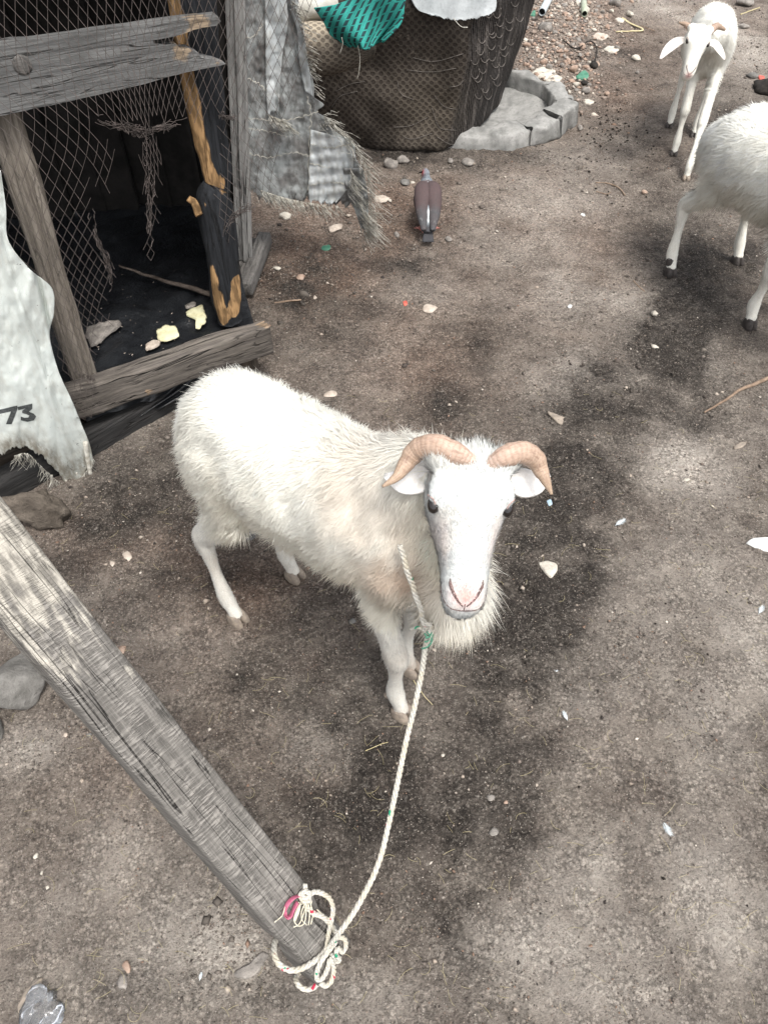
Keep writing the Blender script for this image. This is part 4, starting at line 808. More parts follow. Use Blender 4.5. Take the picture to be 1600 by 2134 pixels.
for (pa, n, sp) in (([(200, 248), (250, 262), (290, 272), (315, 270), (345, 262), (400, 245)], 70, 14), ([(255, 262), (280, 275), (300, 285), (318, 275)], 30, 12), ([(190, 440), (205, 505), (234, 572), (216, 640)], 34, 8), ([(462, 490), (490, 450), (520, 432), (545, 420)], 40, 10), ([(455, 238), (478, 245), (500, 240)], 26, 8), ([(300, 285), (310, 340), (313, 420), (315, 545)], 26, 12), ([(160, 775), (185, 790), (205, 800)], 16, 10)):
    c = cr(np.array(pa, float), 30)
    for _ in range(n):
        k0 = rs.randint(0, 22); seg = c[k0:k0 + rs.randint(3, 9)] + rs.normal(0, sp * .35, 2); q = np.array([F(x + rs.normal(0, 2.), y + rs.normal(0, 2.), .036 + rs.uniform(-.006, .012)) for x, y in seg])
        V_, Q_ = strands(q[:-1], q[1:], .0007); mb.add(V_, None, Q_)
o = link('wire_netting', mb.mesh('wire_netting', False), M['mesh_wire'], coop); o['kind'] = 'stuff'

# ---- cloth helper: a patch ruled between two edge lines given in the photo, hung on a plane
def patch(name, left, right, surf_, nu, nv, mat, parent=None, thick=.002, pdisp=None, ragged=0.):
    A = cr(np.array(left, float), nv); B_ = cr(np.array(right, float), nv); v, u = np.meshgrid(np.linspace(0, 1, nv), np.linspace(0, 1, nu), indexing='ij'); u, v = u.ravel(), v.ravel(); iv = np.repeat(np.arange(nv), nu)
    p = A[iv] * (1 - u)[:, None] + B_[iv] * u[:, None]
    if pdisp: p = p + np.array([pdisp(a_, b_) for a_, b_ in zip(u, v)])
    if ragged: jx = u * (nu - 1); p[:, 1] += np.maximum(v - .9, 0) * 10 * ragged * (np.sin(jx * 2.3 + np.sin(jx * .7) * 3) + .8 * np.sin(jx * .53))
    V = surf_(p[:, 0], p[:, 1], u, v); UVs = np.stack([u, v, u * 0], 1)
    i = np.arange(nv - 1)[:, None] * nu; j = np.arange(nu - 1)[None]; me = mesh_np(name, V, None, np.stack([i + j, i + nu + j, i + nu + j + 1, i + j + 1], -1).reshape(-1, 4)); attr(me, 'gc', UVs); o = link(name, me, mat, parent); solid(o, thick); return o
def fold(x, y, s=1.): p = np.stack([np.asarray(x, float), np.asarray(y, float)], -1); return fbm(p * [1, .3], .016, 4, 61) * .012 * s + np.abs(vn(p * [1, .25], .03, 62)) * .006 * s + fbm(p, .06, 2, 63) * .0015 * s

def mat_weave(name, c1, c2, dirt, sc=900, dirt_amt=.5, att=False, bd=.0006, ribs=(1, 1, 1)):
    m = NT(name, .6, .35); p = m.obj(); pr = m.map(p, ribs)
    w1 = m.wave(pr, sc / 6.28, 0, 0, 1, 'X'); w2 = m.wave(pr, sc / 6.28, 0, 0, 1, 'Z'); n = m.noise(p, 12, 6, .65); n2 = m.noise(m.map(p, (1, 1, .4)), 45, 7, .78)
    c = m.mix(m.ramp(n, .35, .65), c1, c2); c = m.mix(m.math('MULTIPLY', m.ramp(n2, .45, .68), dirt_amt), c, dirt)
    sp = m.ramp(m.noise(p, 130, 3, .7), .68, .74); c = m.mix(m.math('MULTIPLY', sp, m.ramp(n, .5, .6)), c, (.03, .03, .03))
    c = m.mix(m.math('MULTIPLY', w2, .12), c, dirt)
    if att: sg = m.n.new('ShaderNodeSeparateXYZ'); m.l.new(m.attr('gc'), sg.inputs[0]); c = m.mix(m.math('MULTIPLY', m.ramp(sg.outputs[1], .80, .97), m.ramp(n2, .3, .6, .35, 1.)), c, tuple(x * .55 for x in dirt)); c = m.mix(m.math('MULTIPLY', m.ramp(m.noise(p, 55, 5, .8), .64, .67), m.ramp(sg.outputs[0], .55, .9, .25, 1.)), c, (.04, .04, .04))
    h = m.math('ADD', m.math('ADD', w1, w2), m.math('MULTIPLY', n2, 3.)); return m.done(c, m.bump(h, bd, .8))
M['sack'] = mat_weave('white_sack', (.54, .585, .565), (.60, .64, .61), (.34, .31, .25), dirt_amt=.28, att=True)
M['sack_old'] = mat_weave('tattered_sack', (.22, .215, .21), (.44, .47, .47), (.10, .095, .088), 700, .85, bd=.001)
M['fray'] = mat_simple('frayed_fibre', (.34, .32, .27), (.60, .58, .52), 60, .8)
# white printed sack hanging over the left post
sack = root('printed_sack', F(60, 1000, .1) * [1, 1, 0], 'worn white woven sack printed with black digits, hanging over the left post', 'sack')
def sk(x, y, u=0, v=0, off=0.):
    x = np.asarray(x, float); y = np.asarray(y, float); t = np.clip((y - 500) / 500, -.2, 1.1); r = np.clip((x - (20 + np.maximum(0, y - 520) * .40)) / 60, -1, 1)
    f_ = fold(x, y, .9) + .010 * np.exp(-((x - (30 + (y - 600) * .33)) / 9) ** 2) - .012 * np.maximum(0, r) ** 2 - .02 * np.exp(-((x - (75 + (y - 560) * .25)) / 5) ** 2) * (y < 760)
    return F(x, y, .06 + .05 * t + f_ + off)
patch('sack_cloth', [(-90, 350), (-90, 500), (-90, 700), (-90, 880), (-90, 955)], [(2, 355), (13, 430), (18, 500), (62, 560), (108, 600), (113, 650), (104, 700), (122, 770), (150, 830), (172, 880), (188, 915), (197, 948)], sk, 110, 190, M['sack'], sack,
      pdisp=lambda u, v: np.array([0, (58 * math.exp(-(((-90 + 287 * u) - 150) / 42) ** 2) - 22 * math.exp(-(((-90 + 287 * u) - 45) / 38) ** 2)) * max(0, v - .55) ** 1.5 * 3.3]), ragged=3.)
for pts, w_ in (([(178, 920), (184, 960), (190, 990), (199, 1012), (204, 1032)], .0065), ([(138, 1000), (141, 1015), (145, 1030), (144, 1045)], .003), ([(108, 990), (108, 1003), (102, 1018)], .0035), ([(160, 985), (163, 992)], .003)):
    q = cr(np.array([sk(x, y, 0, 0, .002) for x, y in pts]), 16); rr = w_ * np.interp(np.linspace(0, 1, 16), [0, .5, 1], [1, .9, .15]) * (1 + .2 * vn(q, 120, 2)); V_, T_, Q_ = tube(q, rr, rr * .5, 8, nF); link('torn_strip', mesh_np('strip', V_, T_, Q_), M['fray'], sack)
mb = MB(); rs = np.random.RandomState(8)
def fringe(mb, pts, n, Ls, surf_, rs, w_=.0005, spread=.5, off=.002, dirv=(0, 1)):
    c = cr(np.array(pts, float), 120)
    for _ in range(n):
        p = c[rs.randint(0, 120)]; L_ = rs.uniform(*Ls); a = rs.normal(0, spread); k_ = rs.normal(0, .6); q = []
        for t in np.linspace(0, 1, 7): q.append(surf_(p[0] + L_ * t * (dirv[0] + math.sin(a + k_ * t)), p[1] + L_ * t * dirv[1] * math.cos(a * .6), 0, 0) + nF * off * (1 + 4 * t * rs.rand()))
        q = np.array(q); V_, T_, Q_ = tube(q, w_ * np.linspace(1, .5, 7), sides=3, up=nF); mb.add(V_, T_, Q_)
fringe(mb, [(30, 948), (60, 945), (100, 985), (135, 1008), (165, 1000), (195, 955)], 150, (8, 34), sk, rs)
o = link('frayed_threads', mb.mesh('fray'), M['fray'], sack); o['kind'] = 'stuff'
# stencilled digits: black paint on the cloth
M['ink'] = mat_simple('black_ink', (.03, .035, .035), (.07, .075, .075), 200, .7)
def stroke(outline, name):
    bm = bmesh.new(); vs = [bm.verts.new((x, y, 0)) for x, y in outline]; bm.faces.new(vs); bm.normal_update(); bmesh.ops.triangulate(bm, faces=bm.faces)
    for _ in range(3): bmesh.ops.subdivide_edges(bm, edges=[e for e in bm.edges if e.calc_length() > 5], cuts=1)
    bmesh.ops.triangulate(bm, faces=bm.faces)
    for v in bm.verts: v.co = sk(v.co.x, v.co.y, 0, 0, .0022)
    bmesh.ops.recalc_face_normals(bm, faces=bm.faces); link(name, bm_me(bm, name), M['ink'], sack)
stroke([(-14, 857), (37, 845), (37, 853), (25, 884), (13, 884), (24, 857), (-14, 866)], 'printed_digit')
stroke([(-70, 872), (-16, 858), (-16, 869), (-70, 884)], 'printed_digit')
stroke([(37, 848), (68, 841), (68, 852), (61, 858), (71, 862), (76, 868), (71, 876), (58, 879), (44, 876), (44, 868), (52, 871), (60, 870), (62, 866), (55, 863), (47, 861), (47, 856), (54, 851), (39, 855)], 'printed_digit')
# sheet of black plastic sagging under the lower rail
M['skirt'] = M['black_plastic']
patch('plastic_sheet', [(178, 850), (182, 900), (186, 935)], [(560, 700), (520, 745), (395, 815)], lambda x, y, u, v: F(x, y, -.035 + .03 * v + .012 * np.sin(u * 30 + v * 5) * v), 60, 14, M['skirt'], coop, pdisp=lambda u, v: np.array([0, 6 * math.sin(u * 9) * v]))

# ------------------------------------------------------------------ tattered woven sack hung behind the corner boards
ts = root('tattered_sack', Bk(640, 420) * [1, 1, 0], 'tattered grey and white woven sheet hanging right of the corner board', 'sheet')
def bk(x, y, u=0, v=0, off=0.): return Bk(x, y, -.02 + fold(x * 1.3, y * 1.3, 1.6) + off)
M['sack_white'] = mat_weave('white_strip', (.50, .54, .56), (.60, .63, .64), (.30, .26, .19), dirt_amt=.45)
patch('woven_cloth', [(505, -70), (508, 100), (510, 250), (512, 385)], [(612, -70), (625, 60), (652, 190), (668, 215), (668, 235), (690, 260), (730, 300), (752, 345), (745, 400), (715, 425)], bk, 110, 170, M['sack_old'], ts, pdisp=lambda u, v: np.array([6 * math.sin(v * 40) * max(0, u - .8) * 5, (18 * math.sin(u * 3.3 + .2) + 10 * math.sin(u * 7)) * v ** 3]), ragged=5.)
patch('white_strip', [(550, -70), (553, 60), (554, 150), (557, 235)], [(585, -70), (600, 40), (588, 120), (580, 235)], lambda x, y, u, v: bk(x, y, 0, 0, .012), 16, 80, M['sack_white'], ts, ragged=6.)
patch('white_strip', [(604, 20), (618, 60), (624, 130), (636, 190)], [(616, 15), (632, 60), (642, 130), (652, 200)], lambda x, y, u, v: bk(x, y, 0, 0, .012), 10, 60, M['sack_white'], ts)
patch('white_strip', [(648, 270), (645, 330), (643, 380), (644, 418)], [(722, 290), (735, 330), (730, 380), (700, 425)], lambda x, y, u, v: bk(x, y, 0, 0, .014 + .002 * np.sin(y * .25 + x * .03)), 36, 60, M['sack_white'], ts, ragged=4.)
patch('torn_tail', [(715, 350), (722, 400), (740, 440), (752, 475)], [(756, 350), (766, 400), (768, 440), (762, 482)], lambda x, y, u, v: bk(x, y, 0, 0, .016 + .008 * np.sin(y * .2)), 22, 60, M['sack_old'], ts, ragged=8.)
mb = MB(); rs = np.random.RandomState(3)
fringe(mb, [(540, 392), (590, 408), (640, 418), (700, 425)], 160, (8, 26), bk, rs, .0009, .7, .016)
fringe(mb, [(668, 235), (700, 262), (735, 300), (755, 340), (764, 400), (766, 450), (758, 480)], 190, (5, 30), bk, rs, .0010, 1.3, .02, (.12, 1))
fringe(mb, [(720, 340), (735, 400), (750, 440), (756, 478)], 110, (8, 34), bk, rs, .0010, .6, .03, (.1, 1))
fringe(mb, [(600, -10), (620, 50), (635, 120), (655, 195)], 70, (6, 18), bk, rs, .001, .9, .016, (.7, .6))
fringe(mb, [(555, 235), (580, 245), (600, 260)], 70, (6, 20), bk, rs, .001, 1.2, .02, (0, .8))
o = link('frayed_threads', mb.mesh('fray'), M['fray'], ts); o['kind'] = 'stuff'
mb = MB()      # creased seams of loose thread running across the sheet
for pts in ([(505, 245), (560, 250), (610, 248), (665, 232)], [(505, 268), (550, 272), (600, 285)], [(512, 318), (560, 328), (610, 318), (645, 325)], [(505, 80), (530, 75), (548, 50)], [(508, 160), (540, 175), (555, 190)], [(648, 300), (690, 308), (728, 300)], [(646, 340), (690, 350), (735, 345)], [(645, 385), (690, 380), (728, 385)], [(640, 200), (648, 240), (645, 290), (643, 400)]):
    c = cr(np.array(pts, float), 40); q = np.array([bk(x + 2 * math.sin(i_ * 1.1), y + 2 * math.sin(i_ * 1.7), 0, 0, .016) for i_, (x, y) in enumerate(c)]); V_, T_, Q_ = tube(q, .0011, sides=4, up=nF); mb.add(V_, T_, Q_)
o = link('loose_thread', mb.mesh('loose_thread'), M['fray'], ts); o['kind'] = 'stuff'
# the line and stake that carry the sheet, out of the frame above
V_, T_, Q_ = tube(np.array([Bk(480, -75), Bk(660, -75, -.01), Bk(700, -80)]), .006, sides=8); link('hanging_bar', mesh_np('bar', V_, T_, Q_), M['dark_wood'] if 0 else M['twig'], ts)

M['blue_bit'] = mat_simple('blue_scrap', (.28, .38, .46), (.38, .48, .55), 50, .7)

# ------------------------------------------------------------------ old upholstered armchair behind, its towel and cloths
def mat_chair():
    m = NT('dotted_upholstery', .85, .15); g = m.attr('gc'); s_ = m.n.new('ShaderNodeSeparateXYZ'); m.l.new(g, s_.inputs[0]); side = s_.outputs[2]
    p = m.obj(); rot = m.map(g, (1, 1, 0), (0, 0, 0), (0, 0, R(45))); v = m.vor(rot, 46, rnd=0.); n = m.noise(p, 5, 5, .6); n2 = m.noise(p, 60, 4, .6)
    dot = m.ramp(v, .30, .42, 1, 0); c = m.mix(m.ramp(n, .35, .65), (.045, .038, .032), (.085, .072, .06)); c = m.mix(m.math('MULTIPLY', dot, .6), c, (.018, .013, .012))
    c = m.mix(m.ramp(n2, .55, .75, 0, .5), c, (.17, .145, .12))
    rib = m.wave(g, 24, 1.0, 2, 3, 'X'); c2 = m.mix(m.ramp(rib, .4, .9), (.012, .011, .011), (.07, .062, .057)); c2 = m.mix(m.ramp(m.noise(m.map(g, (30, 4, 1)), 1, 3), .5, .66), c2, (.11, .098, .09))
    c = m.mix(side, c, c2); c = m.mix(m.math('MULTIPLY', m.attr('faded', 'Fac'), m.ramp(dot, 0, 1, 1., .45)), c, (.40, .34, .26))
    return m.done(c, m.bump(m.math('ADD', m.math('MULTIPLY', dot, -.6), m.math('ADD', m.math('MULTIPLY', n2, .6), m.math('MULTIPLY', m.math('MULTIPLY', rib, side), .8))), .004, 1.))
M['chair'] = mat_chair(); M['piping'] = mat_simple('worn_stitching', (.11, .098, .088), (.20, .178, .16), 60, .8)
ch = root('armchair', (.1, 3.7, 0), 'dirty brown dotted armchair heaped with cloths behind the grey pigeon', 'armchair')
bot = np.array([[-.62, 3.44], [-.2, 3.42], [.25, 3.38], [.292, 3.40], [.40, 3.55], [.57, 3.86], [.5, 4.15], [-.6, 4.15]]); top = np.array([[-.66, 3.33], [-.2, 3.30], [.33, 3.285], [.385, 3.31], [.52, 3.50], [.74, 3.96], [.66, 4.3], [-.62, 4.3]])
NL = 46; NS = 260; V = []; A = []
bb = cr(np.vstack([bot, bot[:1]]), NS + 1)[:-1]; tt_ = cr(np.vstack([top, top[:1]]), NS + 1)[:-1]; bb = bb * .25 + .75 * np.stack([np.interp(np.linspace(0, 8, NS, endpoint=False), np.arange(9), np.append(bot[:, k], bot[0, k])) for k in range(2)], 1); tt_ = tt_ * .25 + .75 * np.stack([np.interp(np.linspace(0, 8, NS, endpoint=False), np.arange(9), np.append(top[:, k], top[0, k])) for k in range(2)], 1)
zs = [0, .008, .02] + list(np.linspace(.04, .56, NL - 9)) + [.59, .61, .622, .63, .632, .632]; ins = [.035, .012, .004] + [0] * (NL - 9) + [.01, .03, .06, .12, .25, .5]
for z, q in zip(zs, ins):
    r = bb * (1 - z / .6) + tt_ * (z / .6); c = r.mean(0); r = r + (c - r) * q; s_ = np.concatenate([[0], np.cumsum(np.linalg.norm(np.diff(r, axis=0), axis=1))])
    V.append(np.column_stack([r, np.full(NS, z)])); side = sstep(.27, .30, r[:, 0] - z * .13) * (r[:, 1] < 4.1); A.append(np.column_stack([s_, np.full(NS, z), side]))
V = np.array(V).reshape(-1, 3); A = np.array(A).reshape(-1, 3); cen = np.array([.05, 3.75, .3]); V = V + nrm([0, -1, 0]) * (fbm(V, 5, 3, 3) * .02)[:, None] + np.array([1., 0, 0]) * (fbm(V, 6, 3, 4) * .012)[:, None]
V[:, 2] = np.maximum(V[:, 2] + .0 * V[:, 0], -.01) + .015; n = len(zs); i = np.arange(n - 1)[:, None] * NS; j = np.arange(NS)[None]; k = (j + 1) % NS
me = mesh_np('chair_body', V, None, np.stack([i + j, i + k, i + NS + k, i + NS + j], -1).reshape(-1, 4)); attr(me, 'gc', A); attr(me, 'faded', np.clip(gauss(V, (.2, 3.33, .18), .12) * .18, 0, 1), 'FLOAT'); link('seat', me, M['chair'], ch)
V_, T_, Q_ = ellips((-.33, 3.20, .475), (.30, 0.03, 0), .092, .095, 26, 40); V_ = V_ + np.array([0, 0, 1.]) * (fbm(V_, 8, 3, 5) * .008)[:, None]; me = mesh_np('roll', V_, T_, Q_); attr(me, 'gc', np.column_stack([V_[:, 0], np.arctan2(V_[:, 1] - 3.2, V_[:, 2] - .475) * .09, V_[:, 0] * 0])); attr(me, 'faded', sstep(.50, .56, V_[:, 2]) * .75 + .12, 'FLOAT'); link('armrest', me, M['chair'], ch)
mb = MB(); rs = np.random.RandomState(21)
bvc = BVHTree.FromPolygons([tuple(v) for v in V], [tuple(map(int, q)) for q in np.stack([i + j, i + k, i + NS + k, i + NS + j], -1).reshape(-1, 4)])
def onchair(px, py, off=.002):
    r = nrm(ray(px, py)); h = bvc.ray_cast(Vector(C0), Vector(r)); return (np.array(h[0]) - r * off) if h[0] is not None else None
def chairline(pts, rad):
    q = [onchair(x, y) for x, y in cr(np.array(pts, float), max(6, len(pts) * 4))]; q = [p for p in q if p is not None]
    if len(q) > 3: V_, T_, Q_ = tube(np.array(q), rad, sides=5, up=(0, -1, 0)); mb.add(V_, T_, Q_)
for row in range(9):       # rows of stitched feather loops down the side
    for c_ in range(5):
        x = 1080 - c_ * 20 - row * 7.5 + (row % 2) * 9 + rs.uniform(-5, 5); y = 12 + row * 24 + c_ * 9 + rs.uniform(-8, 8)
        if rs.rand() < .12: continue
        lim = 985 - max(0, y - 60) * .19
        if x - 9 < lim + 8 or y > 205: continue
        chairline([(x + 6, y - 16), (x + 5, y - 4), (x - 1, y + 5), (x - 8, y + 2), (x - 11, y - 4)], .0017)
for pts in ([(828, 170), (835, 195), (862, 208)], [(846, 146), (900, 150), (950, 142)], [(860, 120), (905, 128), (965, 112)], [(905, 200), (925, 222), (950, 228)], [(900, 225), (915, 265), (950, 272)], [(820, 265), (855, 262), (890, 245)], [(840, 285), (860, 290), (900, 278)], [(700, 190), (730, 175), (760, 170)], [(690, 225), (710, 200), (745, 190)], [(935, 182), (955, 178), (965, 168)], [(910, 285), (935, 300), (950, 300)]): chairline(pts, .0011)
o = link('stitching', mb.mesh('stitching'), M['piping'], ch); o['kind'] = 'stuff'
M['cloth_w'] = mat_simple('grubby_white_cloth', (.44, .47, .48), (.58, .61, .62), 12, .8, .2, .004); M['cloth_b'] = mat_simple('cream_sacking', (.42, .40, .35), (.55, .54, .50), 16, .8, .2, .004)
for (c_, ax_, ra_, rb_, nm, lb, mt) in (((-.36, 3.36, .60), (.22, .03, 0), .13, .075, 'folded_sack', 'folded cream sacking on the armchair behind the roll', M['cloth_b']), ((-.02, 3.44, .62), (.20, 0, 0), .15, .085, 'folded_cloth', 'crumpled bluish white cloth on the armchair behind the teal towel', M['cloth_w'])):
    V_, T_, Q_ = ellips(c_, ax_, ra_, rb_, 40, 48); V_ = V_ + nrm([0, -.5, 1]) * (fbm(V_, 9, 4, 15) * .022 + np.abs(vn(V_ * [1, 1, 3], 14, 5)) * .012)[:, None]; setp(link(nm, mesh_np(nm, V_, T_, Q_), mt), lb, 'cloth')
FRT = np.array([.1, 3.30, .5])
def chf(x, y, u=0, v=0, off=0.): z_ = PL(x, y, FRT, (0, -1, .0), .022 + off); return z_
o = patch('draped_cloth', [(845, -60), (850, -20), (868, 18), (895, 30)], [(1035, -60), (1033, -20), (1034, 10), (1030, 26)], lambda x, y, u, v: chf(x, y, 0, 0, .004 * np.sin(x * .12) * v + .008 * v), 70, 34, M['cloth_w'], None, pdisp=lambda u, v: np.array([0, 14 * math.sin(u * 3.14) * v]), ragged=1.5); setp(o, 'white hemmed cloth draped over the right top of the armchair', 'cloth')
mt_ = NT('teal_towel', .95, .1); g = mt_.attr('gc'); st_ = mt_.wave(mt_.map(g, (1, 1, 1), (0, 0, 0), (0, 0, R(-24))), 3.4, .4, 1, 2, 'X'); ck_ = mt_.wave(g, 2.6, .3, 1, 2, 'Y'); nn_ = mt_.noise(mt_.obj(), 240, 3, .7)
s1 = mt_.ramp(st_, .60, .66); s2 = mt_.math('MULTIPLY', s1, mt_.ramp(ck_, .04, .10)); cc_ = mt_.mix(s2, (.045, .33, .285), (.030, .050, .058)); cc_ = mt_.mix(mt_.ramp(nn_, .4, .7, 0, .4), cc_, (.02, .10, .10)); M['towel'] = mt_.done(cc_, mt_.bump(nn_, .004, 1.))
def tw(x, y, u, v): return PL(x, y, (-.1, 3.10, .5), (0, -1, .12), .030 * np.sin(u * 9 - v * 2.5) * (.3 + v) + .012 * np.sin(u * 21 + v * 6) + .010 * v)
o = patch('towel', [(655, 16), (672, 42), (690, 74), (728, 98)], [(870, -60), (846, 0), (836, 48), (800, 86)], tw, 90, 50, M['towel'], None, .006, pdisp=lambda u, v: np.array([0, 10 * math.sin(u * 5.5) * (1 - v) + 12 * math.exp(-((u - .5) / .2) ** 2) * v]), ragged=1.2); setp(o, 'teal towel with dark stripes bunched over the armchair roll', 'towel')
def tws(x, y, u, v): return PL(x, y, (-.1, 3.10, .5), (0, -1, .12), .035)
for pts, lb in (([(746, 95), (750, 120), (748, 150), (744, 164)], 'long loose pale thread dangling below the teal towel'), ([(712, 78), (714, 92), (708, 112)], 'short loose pale thread at the left corner of the teal towel'), ([(944, 38), (960, 55), (974, 57)], 'loose thread under the hem of the white draped cloth')):
    q = tws(*cr(np.array(pts, float), 14).T, 0, 0); V_, T_, Q_ = tube(q, .0012, sides=4); setp(link('thread', mesh_np('thread', V_, T_, Q_), M['fray']), lb, 'thread')

# ------------------------------------------------------------------ stones and other loose things
ICO = None
def ico(sub=2):
    bm = bmesh.new(); bmesh.ops.create_icosphere(bm, subdivisions=sub, radius=1); V = np.array([v.co for v in bm.verts]); T = np.array([[v.index for v in f.verts] for f in bm.faces]); bm.free(); return V, T
ICOS = {s: ico(s) for s in (1, 2, 3, 4)}
def stone(c, size, seed, sub=2, flat=.6, ang=.35, rotz=None):
    V, T = ICOS[sub]; V = V.copy(); rs_ = np.random.RandomState(seed)
    for _ in range(9 if sub < 4 else 26):                       # chip flats
        n_ = nrm(rs_.normal(0, 1, 3)); d = rs_.uniform(.55, .9) * (1 if sub < 4 else .86); k_ = V @ n_ - d; V = V - n_ * np.maximum(k_, 0)[:, None] * .9
    V = V * (1 + ang * .55 * fbm(V + seed, 1.5, 3, seed))[:, None]; a = rs_.uniform(0, 6.3) if rotz is None else rotz; s3 = np.array(size) if np.ndim(size) else np.array([size, size * rs_.uniform(.65, .95), size * flat])
    V = V * s3; ca, sa = math.cos(a), math.sin(a); V = np.stack([V[:, 0] * ca - V[:, 1] * sa, V[:, 0] * sa + V[:, 1] * ca, V[:, 2]], 1); V[:, 2] -= V[:, 2].min() + s3[2] * .38
    return V + np.array(c), T
def put_stone(px, py, wpx, seed, mat, name, label, cat, sub=3, flat=.6, ang=.5, group=None, aspect=None, rotz=None):
    c = onG(px, py); dpt = (c - C0) @ FW; r = wpx / 2 / FPX * dpt; V, T = stone(c, r if aspect is None else (r, r * aspect[0], r * aspect[1]), seed, sub, flat, ang, rotz)
    return setp(link(name, mesh_np(name, V, T, None, smooth=sub > 3), mat), label, cat, group)
put_stone(95, 1078, 175, 3, M['rock_brown'], 'rock', 'brown lumpy rock under the torn end of the white sack', 'rock', 4, .7, .9, aspect=(.75, .8))
put_stone(38, 1440, 200, 12, M['rock_grey'], 'rock', 'large grey angular rock below the leaning beam at the left edge', 'rock', 4, .7, .4, aspect=(.85, .8), rotz=.3)
put_stone(-6, 1520, 84, 15, M['rock_grey'], 'rock', 'smaller dark grey rock beside the large grey rock, cut by the left edge', 'rock', 4, .7, .4)
for (px, py, w_, sd_, mt, lb, fl_) in (
    (815, 352, 34, 1, 'rub_grey', 'rounded tan stone in front of the armchair', .8), (840, 342, 26, 2, 'rub_grey', 'tan stone touching the larger one before the armchair', .7),
    (843, 388, 30, 4, 'rock_grey', 'flat grey stone left of the pigeon head', .3), (858, 388, 11, 5, 'rub_pale', 'small white stone left of the pigeon head', .6),
    (791, 421, 42, 6, 'pale_chip', 'flat pale stone chip beside the torn tail of the sheet', .12), (812, 425, 10, 7, 'rub_pale', 'tiny white pebble touching the flat pale chip', .6),
    (697, 484, 40, 8, 'pale_chip', 'flat tan stone on the ground below the tattered sheet', .25), (596, 458, 28, 9, 'rub_pale', 'pale rounded stone under the hem of the tattered sheet', .6),
    (827, 497, 18, 10, 'rub_grey', 'small tan stone just left of the pigeon tail', .7), (934, 504, 20, 11, 'rub_grey', 'tan stone right of the pigeon feet', .6), (605, 425, 28, 14, 'pale_chip', 'orange tan chip near the fringe of the sheet', .3),
    (938, 340, 18, 16, 'rub_grey', 'small stone at the foot of the armchair corner', .6), (973, 343, 36, 17, 'rub_grey', 'flat tan stone in front of the broken concrete ring', .35),
    (1342, 401, 16, 18, 'rub_pink', 'pinkish stone alone on the path behind the shaggy sheep', .6), (1207, 270, 18, 19, 'rub_grey', 'round tan pebble right of the concrete ring', .6),
    (1361, 658, 18, 20, 'rub_pale', 'smooth pale oval pebble below the black patched hoof', .7), (893, 652, 34, 21, 'pale_chip', 'pale flake left of the path centre', .2), (688, 820, 30, 22, 'pale_chip', 'tan chip just behind the ram back', .25),
    (735, 1298, 16, 24, 'rock_grey', 'small grey stone left of the ram foreleg', .5), (267, 1164, 34, 25, 'pale_chip', 'pale pink splinter of bark on the soil below the coop', .15), (237, 1180, 20, 26, 'pale_chip', 'smaller tan chip beside the pale splinter', .3),
    (255, 1357, 28, 27, 'rub_pink', 'pinkish stone half buried above the leaning beam', .3), (1026, 1740, 24, 28, 'rub_grey', 'grey flat stone on the damp soil right of the rope', .3), (1020, 1668, 20, 29, 'rub_grey', 'grey crumb beside a tan pebble on the damp soil', .4),
    (1052, 1678, 12, 30, 'rub_pink', 'tan pebble touching the grey crumb on the damp soil', .6), (922, 1578, 12, 31, 'rub_pale', 'cream pebble to the right of the rope', .6), (137, 1531, 12, 32, 'pale_chip', 'orange cream pebble below the large grey rock', .6),
    (188, 1532, 14, 34, 'rock_grey', 'dark pebble next to the leaning beam', .6), (263, 2014, 26, 35, 'rub_pink', 'pinkish stone at the bottom left of the yard', .4), (256, 2044, 34, 36, 'rub_grey', 'grey flat stone touching the pinkish one at the bottom left', .25),
    (75, 1784, 13, 37, 'rub_pale', 'white pebble on the bare soil left of the beam', .6), (86, 1818, 9, 38, 'rub_pale', 'tiny white pebble under the larger white pebble', .6), (98, 1848, 10, 39, 'rub_pale', 'lowest of three white pebbles left of the beam', .6),
    (1186, 640, 14, 40, 'white_pl', 'tiny white scrap on the open path', .3), (1338, 1650, 8, 41, 'rub_pale', 'tiny white pebble near the torn feather', .6), (1364, 722, 18, 42, 'rub_pale', 'white chip below the smooth oval pebble', .3), (1215, 446, 12, 43, 'white_pl', 'small greenish white scrap on the path behind the shaggy sheep', .3),
    (628, 580, 22, 44, 'rub_pink', 'short reddish twig stub right of the coop sill', .4), (578, 562, 20, 45, 'rub_pale', 'cream chip beside the coop sill', .4), (1430, 998, 16, 46, 'rub_pale', 'white sliver right of the dark damp soil', .3), (1307, 988, 22, 47, 'leaf', 'grey curled leaf on the damp soil', .2)):
    put_stone(px, py, w_, sd_, M[mt], 'stone' if 'chip' not in lb and 'flake' not in lb else 'stone_chip', lb, 'stone', 2, fl_, .6)
def chip(poly, h, mat, name, label, cat, seed=0, group=None): return crust(poly, h, mat, name, label, cat, lambda x, y: onG(x, y, .001), seed, group)
chip([(1120, 1176), (1140, 1173), (1157, 1180), (1158, 1195), (1146, 1209), (1132, 1196)], .006, M['rub_pale'], 'stone_chip', 'flat pale angular chip on the damp soil right of the ram', 'stone', 2)
chip([(1556, 1132), (1572, 1122), (1640, 1122), (1640, 1150), (1590, 1147)], .006, M['white_pl'], 'white_shard', 'white flat shard cut by the right edge', 'shard', 3)
chip([(1176, 870), (1152, 862), (1140, 858), (1150, 872), (1168, 884)], .004, M['leaf'], 'dry_leaf', 'narrow dark grey leaf above the damp soil', 'leaf', 4)
chip([(1528, 930), (1545, 920), (1556, 922), (1545, 932), (1530, 935)], .003, M['leaf'], 'dry_leaf', 'narrow grey green leaf near the right edge', 'leaf', 5)
